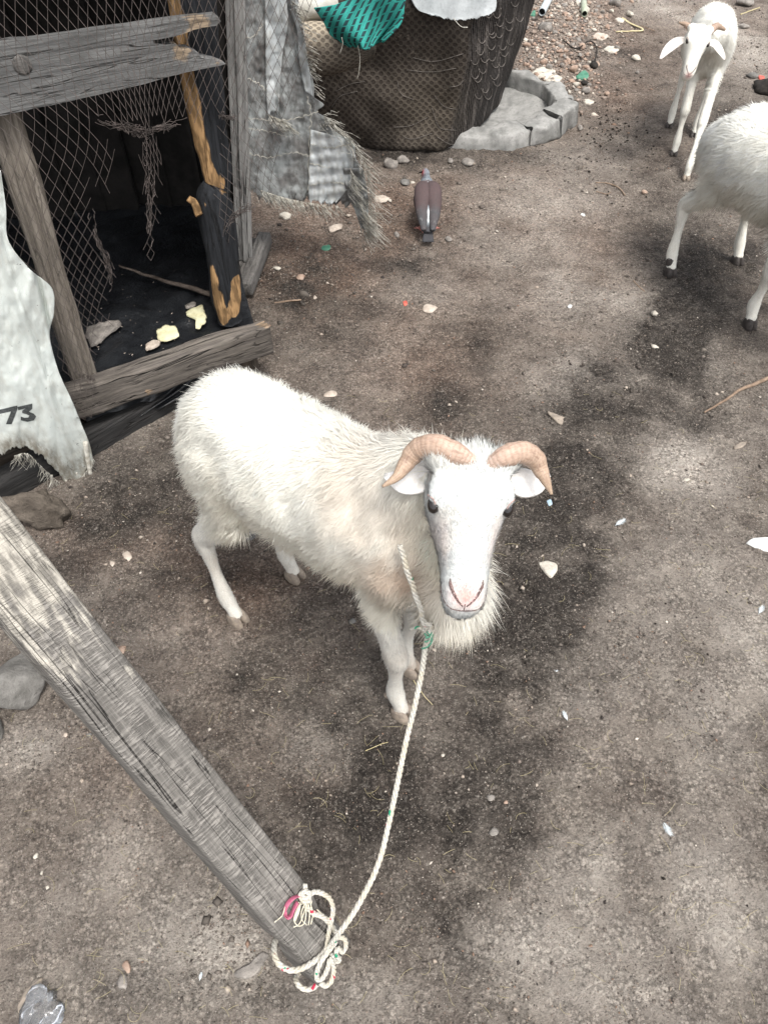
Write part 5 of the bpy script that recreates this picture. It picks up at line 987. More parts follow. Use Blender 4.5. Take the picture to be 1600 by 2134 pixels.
chip([(52, 2062), (72, 2045), (88, 2036), (84, 2050), (66, 2066), (48, 2085), (38, 2110), (36, 2095)], .004, M['leaf'], 'dry_leaf', 'long curled grey leaf in the bottom left corner', 'leaf', 6)
chip([(520, 2010), (545, 1985), (560, 1990), (552, 2006), (535, 2030), (512, 2040), (488, 2032), (500, 2020)], .007, M['rub_grey'], 'plaster_crumb', 'pale crumbled plaster lump left of the beam end', 'plaster', 7)
for k_, (px, py, rx, ry) in enumerate(((1130, 160, 24, 10), (1155, 170, 14, 7), (1180, 215, 12, 9), (1225, 213, 12, 5), (1270, 118, 16, 6), (1245, 100, 16, 6), (1285, 68, 10, 4), (1200, 42, 9, 7))):
    chip([(px - rx, py), (px - rx * .3, py - ry), (px + rx, py - ry * .4), (px + rx * .6, py + ry * .8), (px - rx * .2, py + ry)], .006, M['rub_pale'] if k_ != 5 else M['pale_chip'], 'white_shard', ('yellowish white shard nearest the concrete ring rubble', 'smaller white shard beside the yellowish one', 'white square shard just right of the concrete ring', 'white flat shard farther right of the concrete ring', 'white pointed shard below the folded yellow stem', 'tan flat shard left of the white pointed shard', 'pale shard at the upper end of the folded yellow stem', 'pale brick chip beside the greenish pipe')[k_], 'shard', 20 + k_)
chip([(1196, 168), (1210, 158), (1222, 160), (1224, 170), (1205, 170)], .010, M['green_pl'], 'green_scrap', 'green curved plastic scrap at the edge of the rubble', 'plastic scrap', 9)
chip([(1100, 66), (1104, 60), (1110, 60), (1109, 68)], .008, M['green_pl'], 'green_scrap', 'small green plastic bit between the armchair and the grey pipe', 'plastic scrap', 10)
chip([(1578, 160), (1590, 160), (1590, 167), (1580, 168)], .006, M['red_pl'], 'red_scrap', 'small red scrap at the upper right edge', 'scrap', 11)
chip([(838, 636), (846, 634), (849, 640), (842, 644)], .003, M['red_pl'], 'red_scrap', 'tiny red scrap on the path left of centre', 'scrap', 12)
chip([(672, 518), (685, 515), (690, 522), (680, 528), (670, 524)], .004, M['green_pl'], 'green_scrap', 'small green leaf scrap below the tattered sheet', 'scrap', 13)
chip([(1138, 1046), (1146, 1042), (1150, 1052), (1143, 1056)], .002, M['blue_bit'], 'blue_scrap', 'tiny pale blue scrap under the tip of the right horn', 'scrap', 14)
def stick(pts, r0, r1, mat, name, label, cat, dz=.004, flat=1.):
    q = cr(np.array([onG(x, y, dz) for x, y in pts]), 30); q[:, 2] += .003 * vn(q, 30, 3); V_, T_, Q_ = tube(q + np.stack([vn(q, 40, 7), vn(q, 40, 8), q[:, 0] * 0], 1) * .0015, np.linspace(r0, r1, 30), np.linspace(r0, r1, 30) * flat, 8); return setp(link(name, mesh_np(name, V_, T_, Q_), mat), label, cat)
stick([(1466, 861), (1500, 842), (1545, 812), (1580, 798), (1640, 770)], .0028, .0075, M['twig'], 'stick', 'straight tan stick running off the right edge', 'stick', .008)
stick([(1290, 64), (1310, 72), (1335, 81), (1310, 86), (1278, 91)], .007, .005, M['straw'], 'plant_stem', 'folded yellow stem on the path below the rubble', 'stem', .006, .6)
stick([(1240, 384), (1262, 386), (1285, 392), (1302, 408)], .0022, .0025, M['twig'], 'twig', 'thin bent twig on the path behind the shaggy sheep', 'twig'); stick([(1240, 402), (1262, 406), (1272, 402)], .0018, .0015, M['twig'], 'twig', 'short curved twig under the thin bent one', 'twig')
stick([(572, 634), (598, 631), (628, 627)], .004, .003, M['twig'], 'twig', 'short pale twig right of the coop sill', 'twig'); stick([(1318, 588), (1330, 602), (1340, 612)], .0022, .002, M['twig'], 'twig', 'short brown twig left of the black patched hoof', 'twig')
stick([(1330, 72), (1360, 80)], .002, .002, M['twig'], 'twig', 'tiny twig beyond the folded yellow stem', 'twig'); stick([(762, 1570), (790, 1557), (808, 1551)], .0009, .0007, M['straw'], 'straw', 'fine yellow straw left of the rope', 'straw')
stick([(860, 1420), (880, 1450), (900, 1475)], .0012, .0008, M['straw'], 'straw', 'fine straw by the ram hoof', 'straw')
stick([(1168, 112), (1195, 127), (1222, 114), (1238, 122), (1236, 144)], .0035, .0035, M['dark_bit'], 'cable', 'black bent wire lying at the edge of the rubble', 'wire', .02)
put_stone(1234, 148, 28, 60, M['dark_bit'], 'dark_lump', 'black lump at the end of the bent wire', 'lump', 2, .5, .9); put_stone(1216, 178, 24, 61, M['dark_bit'], 'dark_lump', 'black crumpled lump under the green scrap', 'lump', 2, .4, .9)
def pipe(pa, pb, r, mat, label):
    a, b = onG(*pa, r * 1.1 + .01), onG(*pb, r * 1.1 + .012); ax = nrm(b - a); rt_ = root('pipe', (a + b) / 2, label, 'pipe'); th = np.linspace(0, 2 * np.pi, 25)[:-1]; s_ = nrm(np.cross(ax, [0, 0, 1])); u_ = np.cross(s_, ax)
    prof = [(0, .86), (0, 1), (.5, 1), (1, 1), (1, .86), (.5, .86), (0, .86)]; L_ = np.linalg.norm(b - a); V = np.array([[a + ax * L_ * t + (s_ * math.cos(x) + u_ * math.sin(x)) * r * q for x in th] for t, q in prof]).reshape(-1, 3); n = 24
    i = np.arange(6)[:, None] * n; j = np.arange(n)[None]; k = (j + 1) % n; link('pipe_wall', mesh_np('pipe_wall', V, None, np.stack([i + j, i + k, i + n + k, i + n + j], -1).reshape(-1, 4)), mat, rt_)
    q = a + ax * .02; V_, T_, Q_ = tube(np.array([q, q + ax * .002]), r * .85, sides=16); link('pipe_shade_disc', mesh_np('inside', V_, T_, Q_), M['pipe_dark'], rt_)  # black disc standing in for the shade inside the pipe
pipe((1122, 72), (1141, 40), .021, M['metal'], 'short grey pipe piece nearest the armchair'); pipe((1209, 75), (1207, 46), .017, M['pipe2'], 'short greenish pipe piece right of the grey one')
# feathers and tufts
def feather(px, py, L_, ang, label, seed):
    c = onG(px, py, .003); rs_ = np.random.RandomState(seed); d = np.array([math.cos(ang), math.sin(ang), .12]); mb = MB(); V_, T_, Q_ = tube(np.array([c - d * L_ / 2, c, c + d * L_ / 2]), .0005, sides=4); mb.add(V_, T_, Q_); s_ = np.array([-d[1], d[0], 0])
    for t in np.linspace(-.35, .5, 40):
        for sg in (-1, 1):
            p = c + d * L_ * t; q = p + (s_ * sg * math.cos(t * 2.4) * .28 + d * .22) * L_ * rs_.uniform(.5, 1.1) + [0, 0, L_ * rs_.uniform(0, .16)]; w_ = .0011; mb.add([p - d * w_, p + d * w_, q], [[0, 1, 2]])
    setp(link('feather', mb.mesh('feather', False), M['feather']), label, 'feather')
feather(1384, 1727, .030, -1.2, 'white feather on the pale soil in the lower right', 1); feather(1152, 1406, .022, .2, 'small bluish white feather beside the damp soil', 2); feather(1175, 1500, .02, 1.9, 'thin straw coloured feather on the edge of the damp soil', 3)
feather(1288, 1096, .034, .5, 'pale frayed fibre bundle right of the ram face', 4); feather(1584, 1272, .026, .9, 'white feather near the right edge', 5); feather(418, 2036, .012, 1.4, 'tiny white feather sliver at the bottom left of the beam end', 6); feather(1450, 898, .03, 0.1, 'thin pale feather wisp above the damp soil', 7) if 0 else None
# dung pellets, ground litter, grit
def scatter(name, pts, sizes, mat, cols=None, seed=0, flat=.6):
    rs_ = np.random.RandomState(seed); B_, T = (np.array([[1, 0, .1], [.1, .9, 0], [-1, .1, .15], [-.1, -.9, 0], [.1, .1, 1.], [0, 0, -.6]]), np.array([[0, 1, 4], [1, 2, 4], [2, 3, 4], [3, 0, 4], [1, 0, 5], [2, 1, 5], [3, 2, 5], [0, 3, 5]]))
    n = len(pts); a = rs_.uniform(0, 6.3, n); S = sizes[:, None] * np.column_stack([np.ones(n), rs_.uniform(.55, 1, n), rs_.uniform(.7, 1.2, n) * flat]); V = B_[None] * (1 + rs_.normal(0, .2, (n, 6, 1))) * S[:, None]; ca, sa = np.cos(a)[:, None], np.sin(a)[:, None]
    V = np.stack([V[..., 0] * ca - V[..., 1] * sa, V[..., 0] * sa + V[..., 1] * ca, V[..., 2]], -1) + pts[:, None]; Tt = (T[None] + (np.arange(n) * 6)[:, None, None]).reshape(-1, 3); me = mesh_np(name, V.reshape(-1, 3), Tt, None, False)
    if cols is not None: attr(me, 'col', np.repeat(cols, 6, 0), 'FLOAT_COLOR')
    return me
m_ = NT('grit', .9, .2); M['grit'] = m_.done(m_.attr('col', 'Color'), m_.bump(m_.noise(m_.obj(), 300, 3), .001, .6))
rs = np.random.RandomState(77); N_ = 120000
yy_ = .12 + 5.6 * rs.rand(N_) ** 1.25; hw_ = .35 + .62 * yy_; xx_ = (rs.rand(N_) * 2 - 1) * hw_ + .05; PP_ = np.column_stack([xx_, yy_]); rd_ = blobs(PP_, RED); wt_ = blobs(PP_, DAMP_SHADE); clus = sstep(-.35, .5, fbm(PP_, 6, 3, 55) + rd_ * .7 + wt_ * .2); ok = rs.rand(N_) < .15 + .85 * clus; PP_, rd_, wt_ = PP_[ok], rd_[ok], wt_[ok]; n = len(PP_)
sz = .00095 * np.exp(rs.normal(0, .55, n)) * (1 + .34 * PP_[:, 1]) * (1 + .3 * rd_); pal = np.array([[.13, .11, .095], [.20, .165, .14], [.09, .075, .065], [.30, .25, .205], [.50, .45, .39], [.26, .175, .13], [.05, .042, .038]]); pr_ = np.array([.20, .20, .21, .14, .05, .08, .12]); cix = rs.choice(7, n, p=pr_); cols = pal[cix] * rs.uniform(.75, 1.2, (n, 1)); cols = cols * (1 - .30 * wt_[:, None] * (cix < 3)[:, None])
z_ = gz(PP_[:, 0], PP_[:, 1]); rg_ = .55 + .9 * wt_ + .4 * rd_; z_ = z_ + .0005
o = link('grit', scatter('grit', np.column_stack([PP_, z_ + .0012]), sz, None, cols, 3), M['grit'], loc=(0, 0, 0)); o['kind'] = 'stuff'
# clods of earth, coarser and darker, in the damp parts and by the coop
N_ = 7000; pts = []
for (px, py, sx, sy, n) in ((620, 600, 90, 90, 900), (1230, 880, 110, 60, 500), (1120, 1080, 90, 100, 450), (1080, 1300, 90, 120, 450), (1000, 1700, 70, 150, 350), (930, 850, 60, 40, 200), (330, 1030, 90, 60, 260), (820, 480, 120, 80, 700), (1430, 800, 80, 60, 250), (500, 1980, 90, 90, 450), (60, 1590, 60, 60, 180), (850, 345, 200, 14, 300), (1530, 320, 60, 80, 120)):
    q = G(rs.normal(px, sx, n), rs.normal(py, sy, n)); pts.append(q[:, :2])
PP_ = np.concatenate(pts); PP_ = PP_[(PP_[:, 1] > .1) & (PP_[:, 1] < 6)]; n = len(PP_); sz = .0021 * np.exp(rs.normal(0, .55, n)) * (1 + .22 * PP_[:, 1]); wt_ = blobs(PP_, DAMP_SHADE); base_ = np.array([.15, .13, .112])[None] * (1 - .5 * wt_[:, None]); cols = base_ * rs.uniform(.6, 1.3, (n, 1)); cols[rs.rand(n) < .08] = [.36, .31, .26]
o = link('soil_clods', scatter('soil_clods', np.column_stack([PP_, gz(PP_[:, 0], PP_[:, 1]) + .001]), sz, None, cols, 5), M['grit'], loc=(0, 0, 0)); o['kind'] = 'stuff'
q = G(np.concatenate([rs.normal(1265, 28, 70), rs.normal(1320, 60, 40), rs.uniform(1050, 1590, 22)]), np.concatenate([rs.normal(275, 30, 70), rs.normal(320, 50, 40), rs.uniform(250, 1950, 22)])); q = q[q[:, 1] > .1]
o = link('droppings', scatter('droppings', np.column_stack([q[:, :2], gz(q[:, 0], q[:, 1]) + .003]), rs.uniform(.0035, .007, len(q)) * np.clip(q[:, 1] / 3, .6, 1.2), None, np.tile([.022, .018, .015], (len(q), 1)), 6, .8), M['grit'], loc=(0, 0, 0)); o['kind'] = 'stuff'
mb = MB()
for _ in range(520):
    px, py = rs.uniform(0, 1600), rs.uniform(820, 2130); c = onG(px, py, .002); a = rs.uniform(0, 6.3); k_ = rs.normal(0, 45); L_ = rs.uniform(.01, .045); t = np.linspace(0, L_, 9); aa = a + k_ * t; q = c + np.column_stack([np.cumsum(np.cos(aa)) * L_ / 9, np.cumsum(np.sin(aa)) * L_ / 9, .002 + .003 * np.abs(np.sin(t * 80 + a))]); V_, T_, Q_ = tube(q, .00032, sides=3, cap=False); mb.add(V_, None, Q_)
o = link('shed_hairs', mb.mesh('hairs'), M['straw'], loc=(0, 0, 0)); o['kind'] = 'stuff'
# rubble heap
rs = np.random.RandomState(31); spots = []
while len(spots) < 120:
    px, py = rs.uniform(1065, 1330), rs.uniform(-30, 205)
    if px > 1262 - (py - 100) * .35 + (30 if py < 60 else 0) and rs.rand() > .12: continue
    if px < 1115 - py * .28: continue
    w_ = min(34, 9 * math.exp(abs(rs.normal(0, .55)))); 
    if all((px - a) ** 2 + ((py - b) * 1.6) ** 2 > ((w_ + c) * .46) ** 2 for a, b, c in spots): spots.append((px, py, w_))
KC = ('rub_pink', 'rub_grey', 'rub_pink', 'rub_pale', 'rub_grey')
def rlabel(px, py, w_, k):
    s_ = 'tiny' if w_ < 10 else ('small' if w_ < 13 else ('medium' if w_ < 19 else 'large')); c_ = {'rub_pink': 'pinkish', 'rub_grey': 'grey brown', 'rub_pale': 'pale'}[k]
    w1 = 'by the armchair' if px < 1120 - py * .2 else ('below the pipes' if px < 1225 else 'by the path'); w2 = 'top edge' if py < 30 else ('pipe level' if py < 85 else ('mid heap' if py < 145 else 'near the ring'))
    return f'{s_} {c_} rubble stone {w1}, {w2}'
RL = {}
for k_, (px, py, w_) in enumerate(spots): RL.setdefault(rlabel(px, py, w_, KC[k_ % 97 % 5]), []).append((px, k_))
RLAB = {}
for lb, it in RL.items():
    it.sort(); n = len(it)
    for r_, (_, k_) in enumerate(it): RLAB[k_] = lb if n == 1 else lb + ', ' + ('leftmost' if r_ == 0 else ('rightmost' if r_ == n - 1 else ('', 'second', 'third', 'fourth', 'fifth', 'sixth')[r_] + ' from left'))
for k_, (px, py, w_) in enumerate(spots):
    put_stone(px, py, w_, 300 + k_, M[KC[k_ % 97 % 5]], 'rubble_stone', RLAB[k_], 'stone', 2, .65, .7, group='stones of the rubble heap')
q = G(rs.normal(1165, 55, 2600), rs.normal(90, 62, 2600)); q = q[(q[:, 1] < 9) & (q[:, 1] > 3.7) & (q[:, 0] > .62)]; n = len(q); cols = np.array([[.38, .27, .21], [.30, .24, .20], [.46, .40, .34], [.20, .17, .15]])[rs.randint(0, 4, n)] * rs.uniform(.7, 1.15, (n, 1))
o = link('rubble_grit', scatter('rubble_grit', np.column_stack([q[:, :2], gz(q[:, 0], q[:, 1]) + .003]), .0075 * np.exp(rs.normal(0, .45, n)), None, cols, 8), M['grit'], loc=(0, 0, 0)); o['kind'] = 'stuff'
put_stone(1145, 12, 34, 400, M['rub_grey'], 'stone', 'larger tan stone at the top edge beside the armchair', 'stone', 3, .6, .6); put_stone(1545, 14, 40, 401, M['rub_grey'], 'stone', 'tan stone at the top right behind the young sheep', 'stone', 2, .4, .6); put_stone(1545, 62, 30, 402, M['rub_grey'], 'stone', 'buried tan stone right of the young sheep rump', 'stone', 2, .4, .6); put_stone(1565, 162, 30, 403, M['rock_grey'], 'stone', 'grey stone beside the red scrap', 'stone', 2, .4, .6)
stick([(1540, 36), (1560, 28), (1580, 22)], .004, .003, M['straw'], 'plant_stem', 'yellow green stem behind the young sheep', 'stem')
# black tube and torn white bag at the very top
q = cr(np.array([onG(1120, -26, .05), onG(1180, -12, .05), onG(1240, -6, .05), onG(1300, -22, .05)]), 30); V_, T_, Q_ = tube(q, .05, sides=16); setp(link('rubber_tube', mesh_np('tube', V_, T_, Q_), M['black_plastic']), 'black rubber tube at the top edge beyond the rubble', 'tube')
crust([(1196, -14), (1236, -18), (1244, 6), (1238, 22), (1226, 20), (1212, 8)], .06, M['white_pl'], 'torn_bag', 'torn white plastic bag over the black tube at the top edge', 'bag', lambda x, y: onG(x, y, .02), 31)
put_stone(1600, 190, 70, 44, M['dark_bit'], 'dark_lump', 'dark bluish lump behind the shaggy sheep at the right edge', 'lump', 3, .5, .5)

# ------------------------------------------------------------------ broken concrete ring
cr_ = root('concrete_ring', (.52, 3.83, 0), 'broken grey concrete ring half under the armchair', 'ring')
RC_ = np.array([.47, 3.755])
def ringseg(a0, a1, r0, r1, h0, h1, seed, dz=0., shift=(0, 0), tilt=0.):
    n = 40; m = 18; a = np.linspace(R(a0), R(a1), n); V = []
    for i_, x in enumerate(a):
        e = np.array([math.cos(x), math.sin(x) * .80]) * .905; t_ = i_ / (n - 1); h = h0 * (1 - t_) + h1 * t_; ro = r1 + .008 * math.sin(x * 9 + seed); ri = r0 + .012 * math.sin(x * 7 + seed)
        for k_ in range(m):
            th = (k_ + .5) / m * 2 * np.pi; c, s = math.cos(th), math.sin(th); c = math.copysign(abs(c) ** .25, c); s = math.copysign(abs(s) ** .25, s); rr = (ri + ro) / 2 + c * (ro - ri) / 2 * (1.0 if s < 0 else .94); z = h / 2 + s * h / 2 + tilt * (rr - r0)
            jag = (.010 * math.sin(k_ * 1.1 + seed) + .006 * math.sin(k_ * 3 + seed)) * (-1 if i_ == 0 else (1 if i_ == n - 1 else 0)); V.append([RC_[0] + e[0] * rr + shift[0] - e[1] * jag, RC_[1] + e[1] * rr + shift[1] + e[0] * jag, z + dz])
    V = np.array(V); V = V + np.stack([fbm(V, 14, 4, seed + j) for j in range(3)], 1) * .012
    i = np.arange(n - 1)[:, None] * m; j = np.arange(m)[None]; k = (j + 1) % m; V = np.vstack([V, V[:m].mean(0), V[-m:].mean(0)]); jj = np.arange(m); kk = (jj + 1) % m; e = (n - 1) * m
    me = mesh_np('ring_piece', V, np.concatenate([np.stack([np.full(m, n * m), kk, jj], 1), np.stack([np.full(m, n * m + 1), e + jj, e + kk], 1)]), np.stack([i + j, i + k, i + m + k, i + m + j], -1).reshape(-1, 4)[:, ::-1], True); return me
for q_ in ((-120, -62, .32, .475, .055, .085, 1, 0, (0, 0), -.08), (-61, -38, .35, .475, .085, .10, 2, 0, (.002, -.003), -.05), (-36.5, -12, .355, .48, .105, .115, 3, 0, (.008, -.004), -.04), (-10.5, 24, .36, .465, .115, .12, 4, 0, (.004, 0), 0), (25, 105, .37, .44, .12, .13, 5, 0, (0, 0), 0)):
    me = ringseg(*q_[:9], tilt=q_[9]); V = getV(me); r_ = np.hypot(V[:, 0] - RC_[0], V[:, 1] - RC_[1]); e = np.column_stack([(V[:, 0] - RC_[0]) / r_, (V[:, 1] - RC_[1]) / r_, r_ * 0]); V = V + e * (np.maximum(0, (r_ - .43)) * 1.8 * np.abs(fbm(V, 16, 4, 8)))[:, None] + np.stack([vn(V, 30, j) for j in range(3)], 1) * .004; me.vertices.foreach_set('co', V.astype(np.float32).ravel()); link('rim_piece', me, M['concrete'], cr_)
V = np.array([[RC_[0] + math.cos(a) * r * .33, RC_[1] + math.sin(a) * r * .27, .004 + .05 * r ** 3] for r in np.linspace(0, 1, 14) for a in np.linspace(0, 2 * np.pi, 48, endpoint=False)]); i = np.arange(13)[:, None] * 48; j = np.arange(48)[None]; k = (j + 1) % 48
link('basin_floor', mesh_np('basin_floor', V + np.array([0, 0, 1]) * (fbm(V, 12, 3, 5) * .006)[:, None], None, np.stack([i + j, i + 48 + j, i + 48 + k, i + k], -1).reshape(-1, 4)[:, ::-1]), M['concrete'], cr_)

# ------------------------------------------------------------------ pigeon
pg = root('pigeon', (.165, 2.70, gz1(.165, 2.7)), 'speckled grey and maroon pigeon seen from behind on the soil', 'bird'); PX = .168; pz = gz1(.165, 2.7)
def pm(mb, vox, sm): 
    t = bpy.data.objects.new('t', mb.mesh('t')); col.objects.link(t); r = t.modifiers.new('r', 'REMESH'); r.mode = 'VOXEL'; r.voxel_size = vox; s_ = t.modifiers.new('s', 'SMOOTH'); s_.iterations = sm; me = bpy.data.meshes.new_from_object(t.evaluated_get(bpy.context.evaluated_depsgraph_get())); bpy.data.objects.remove(t); me.polygons.foreach_set('use_smooth', np.ones(len(me.polygons), bool)); return me
K = np.array([[PX - .004, 2.605, .045, .014, .008], [PX - .002, 2.64, .062, .024, .018], [PX, 2.69, .088, .046, .036], [PX, 2.74, .105, .055, .047], [PX - .002, 2.785, .122, .044, .042], [PX - .004, 2.805, .145, .026, .026], [PX - .006, 2.812, .162, .0155, .017], [PX - .008, 2.815, .178, .0150, .0155], [PX - .008, 2.815, .190, .007, .007]]); q = cr(K, 40)
mb = MB(); mb.add(*tube(q[:, :3] + [0, 0, pz], q[:, 3], q[:, 4], 20)); me = pm(mb, .0025, 3); V = getV(me); c = np.tile([.15, .175, .20], (len(V), 1)); c = lerpc(c, gauss(V, (PX, 2.645, .09 + pz), .015) * 1.8, (.66, .72, .74)); c = lerpc(c, sstep(2.67, 2.69, V[:, 1]) * sstep(2.795, 2.785, V[:, 1]), (.085, .062, .062)); c = lerpc(c, sstep(.12, .14, V[:, 2] - pz) * (vn(V, 260, 3) * .5 + .2), (.30, .33, .35)); c = lerpc(c, gauss(V, (PX - .022, 2.815, .176 + pz), .0085) * 1.5, (.30, .02, .02)); c = lerpc(c, sstep(2.635, 2.61, V[:, 1]), (.05, .05, .055))
attr(me, 'col', c, 'FLOAT_COLOR'); m_ = NT('plumage', .75, .25); pn = m_.noise(m_.map(m_.obj(), (1, .4, 1)), 160, 4, .6); M['plume'] = m_.done(m_.mix(m_.ramp(pn, .4, .7, 0, .35), m_.attr('col', 'Color'), (.05, .045, .045)), m_.bump(pn, .0015, 1.)); link('body', me, M['plume'], pg)
for s in (-1, 1):
    mb = MB(); kk_ = np.array([[PX + s * .010, 2.80, .140, .014, .012], [PX + s * .0185, 2.765, .143, .036, .024], [PX + s * .0205, 2.715, .131, .040, .028], [PX + s * .023, 2.665, .096, .030, .022], [PX + s * .017, 2.60, .056, .012, .010]]); q = cr(kk_, 24); mb.add(*tube(q[:, :3] + [0, 0, pz], q[:, 3] * .82, q[:, 4] * .9, 16)); me = pm(mb, .0022, 3); V = getV(me)
    c = np.tile([.085, .058, .058], (len(V), 1)); v_ = vn(V * [1, .6, 1], 230, 9); c = lerpc(c, sstep(.45, .7, v_) * sstep(.115, .09, V[:, 2] - pz), (.6, .58, .56)); c = lerpc(c, sstep(2.68, 2.64, V[:, 1]) * .85, (.07, .075, .08)); c = lerpc(c, .35 * (vn(V, 60, 5) > .1), (.08, .06, .06)); attr(me, 'col', c, 'FLOAT_COLOR'); link('wing', me, M['plume'], pg)
tl = MB()
for s in np.linspace(-1, 1, 6): q = np.array([[PX + s * .008, 2.64, .058 + pz], [PX + s * .013, 2.605, .036 + pz], [PX + s * .016, 2.580, .021 + pz]]); tl.add(*tube(cr(q, 8), .006, .0015, 8), np.tile([.045, .045, .05], (66, 1)))
me = tl.mesh('tail', True, 'col', 'FLOAT_COLOR'); link('tail', me, M['plume'], pg)
V_, T_, Q_ = tube(cr(np.array([[PX - .020, 2.816, .178 + pz], [PX - .030, 2.818, .175 + pz], [PX - .037, 2.819, .170 + pz]]), 8), np.linspace(.0042, .0012, 8), sides=8); link('beak', mesh_np('beak', V_, T_, Q_), M['dark_bit'], pg)
V_, T_, Q_ = ellips((PX - .0215, 2.812, .181 + pz), (.0015, 0, 0), .0042, .0042, 7, 12); link('eye', mesh_np('eye', V_, T_, Q_), M['eye'], pg)
M['pinkleg'] = mat_simple('pink_leg', (.55, .22, .18), (.65, .30, .26), 200, .6)
for s in (-1, 1):
    fx, fy = PX + s * .024, 2.70; mb = MB(); mb.add(*tube(cr(np.array([[fx - s * .006, fy + .02, .075 + pz], [fx, fy, .035 + pz], [fx + s * .004, fy + .004, .004 + pz]]), 8), .0034, sides=8))
    for a in (1.1, 1.6, 2.1, 4.6): a2 = a - s * .6; mb.add(*tube(cr(np.array([[fx + s * .004, fy + .004, .005 + pz], [fx + s * .004 + math.cos(a2) * .014, fy + .004 + math.sin(a2) * .014, .006 + pz], [fx + s * .004 + math.cos(a2) * .028, fy + .004 + math.sin(a2) * .028, .002 + pz]]), 7), np.linspace(.0028, .0012, 7), sides=6))
    link('leg', mb.mesh('leg'), M['pinkleg'], pg)

# ------------------------------------------------------------------ leaning beam and the rope
A_ = D(648, 1945, 1.215); B_ = D(0, 1157, .90); ax = nrm(B_ - A_); vd = nrm((A_ + B_) / 2 - C0); wd = nrm(np.cross(ax, vd)); n0 = nrm(np.cross(wd, ax)); n0 = n0 if np.dot(n0, vd) < 0 else -n0
wr = wd if wd[0] > 0 else -wd; a_ = R(11); nn = nrm(n0 * math.cos(a_) + wr * math.sin(a_))      # the broad face, turned a little so that its lower left side shows
prop = root('leaning_beam', A_ * [1, 1, 0], 'grey weathered square beam leaning across the lower left with a rope tied at its foot', 'beam'); TK = .066
def dent(me, seed):     # worn, rounded foot
    V = getV(me); t = (V - A_) @ ax; k_ = np.exp(-((t - .002) / .028) ** 2); c = A_ - nn * TK / 2; off = V - c; s_ = off @ wr; V = V - wr[None] * (s_ * k_ * .13)[:, None] - nn[None] * (k_ * .004)[:, None]; me.vertices.foreach_set('co', V.astype(np.float32).ravel()); me.update()
me = beam(A_ - nn * TK / 2 - ax * .092, B_ - nn * TK / 2 + ax * .42, 0.088, TK, nn, 51, 170, .0022); dent(me, 0); V = getV(me); t = (V - A_) @ ax
M['prop'] = mat_wood('prop_timber', (.20, .188, .172), (.095, .089, .082), saw=1., crack=1., warm=(.46, .43, .375)); attr(me, 'fresh', sstep(.46, .74, t + .10 * fbm(V, 12, 3, 6)) * .62 + .25 * sstep(.3, .34, np.abs((V - A_) @ wr) / .12) * 0, 'FLOAT'); link('beam', me, M['prop'], prop)  # beam colour gets paler towards its upper end
rp = root('tether_rope', A_ * [1, 1, 0] + [.03, 0, 0], 'white twisted rope knotted round the foot of the beam and tied to the ram', 'rope')
m_ = NT('rope', .85, .15); g = m_.attr('gc'); s_ = m_.n.new('ShaderNodeSeparateXYZ'); m_.l.new(g, s_.inputs[0]); ob = m_.obj(); n1 = m_.noise(ob, 700, 3, .7); v_ = m_.noise(ob, 34, 2, .5)
c_ = m_.mix(m_.ramp(n1, .35, .7), (.40, .37, .31), (.74, .73, .68)); c_ = m_.mix(m_.ramp(v_, .50, .60, 0, .5), c_, (.52, .46, .34)); k1 = m_.math('MULTIPLY', m_.math('COMPARE', s_.outputs[0], 1., .2), m_.ramp(m_.noise(ob, 46, 1, .5), .66, .68)); c_ = m_.mix(k1, c_, (.03, .28, .16)); k2 = m_.math('MULTIPLY', m_.math('COMPARE', s_.outputs[0], 2., .2), m_.ramp(m_.noise(m_.map(ob, (1, 1, 1), (3, 2, 1)), 60, 1, .5), .66, .69)); c_ = m_.mix(k2, c_, (.5, .05, .09)); M['rope'] = m_.done(c_, m_.bump(n1, .0012, 1.))
def TP(x, y, off): return PL(x, y, A_, nn, off)
def rp_add(name, pts, r, **k): mb = MB(); rope(pts, r, mb, **k); return link(name, mb.mesh(name, True, 'gc'), M['rope'], rp)
RR_ = .0049
line = [D(893, 1316, 1.155), D(886, 1350, 1.19), D(878, 1405, 1.222), D(862, 1480, 1.23), D(845, 1550, 1.232), D(818, 1680, 1.228), D(790, 1795, 1.218), D(750, 1880, 1.205), D(712, 1938, 1.192)]
loop = [TP(712, 1938, .012), TP(680, 1980, .010), TP(650, 2006, .0075), TP(620, 2021, .006), TP(596, 2019, .0), TP(577, 2003, -.012), TP(571, 1980, -.03), TP(578, 1955, -.055), TP(610, 1930, -.085)]
rp_add('line', line + loop[1:], RR_)
rp_add('loop', [TP(640, 1866, .007), TP(655, 1859, .009), TP(672, 1862, .012), TP(688, 1874, .012), TP(694, 1895, .010), TP(690, 1920, .010), TP(685, 1945, .008), TP(681, 1972, .010), TP(676, 1990, .012)], .0044)
rp_add('loop', [TP(636, 1886, .004), TP(652, 1902, .006), TP(672, 1910, .007), TP(688, 1925, .006), TP(698, 1940, .006), TP(706, 1956, .006)], .0046)
rp_add('loop', [TP(640, 2010, -.075), TP(618, 2035, -.05), TP(620, 2050, -.03), TP(634, 2061, -.022), TP(650, 2060, -.018), TP(664, 2048, -.014), TP(676, 2030, -.008), TP(690, 2005, .004), TP(692, 1990, .010)], .0046)
rp_add('loop', [TP(700, 1962, .014), TP(682, 1985, .016), TP(668, 2006, .014), TP(660, 2030, .006), TP(664, 2042, .002), TP(674, 2036, .004), TP(683, 2018, .010), TP(688, 1998, .014), TP(694, 2010, .010), TP(695, 2030, .004), TP(688, 2048, .0), TP(677, 2054, -.002), TP(668, 2048, -.002)], .0046)
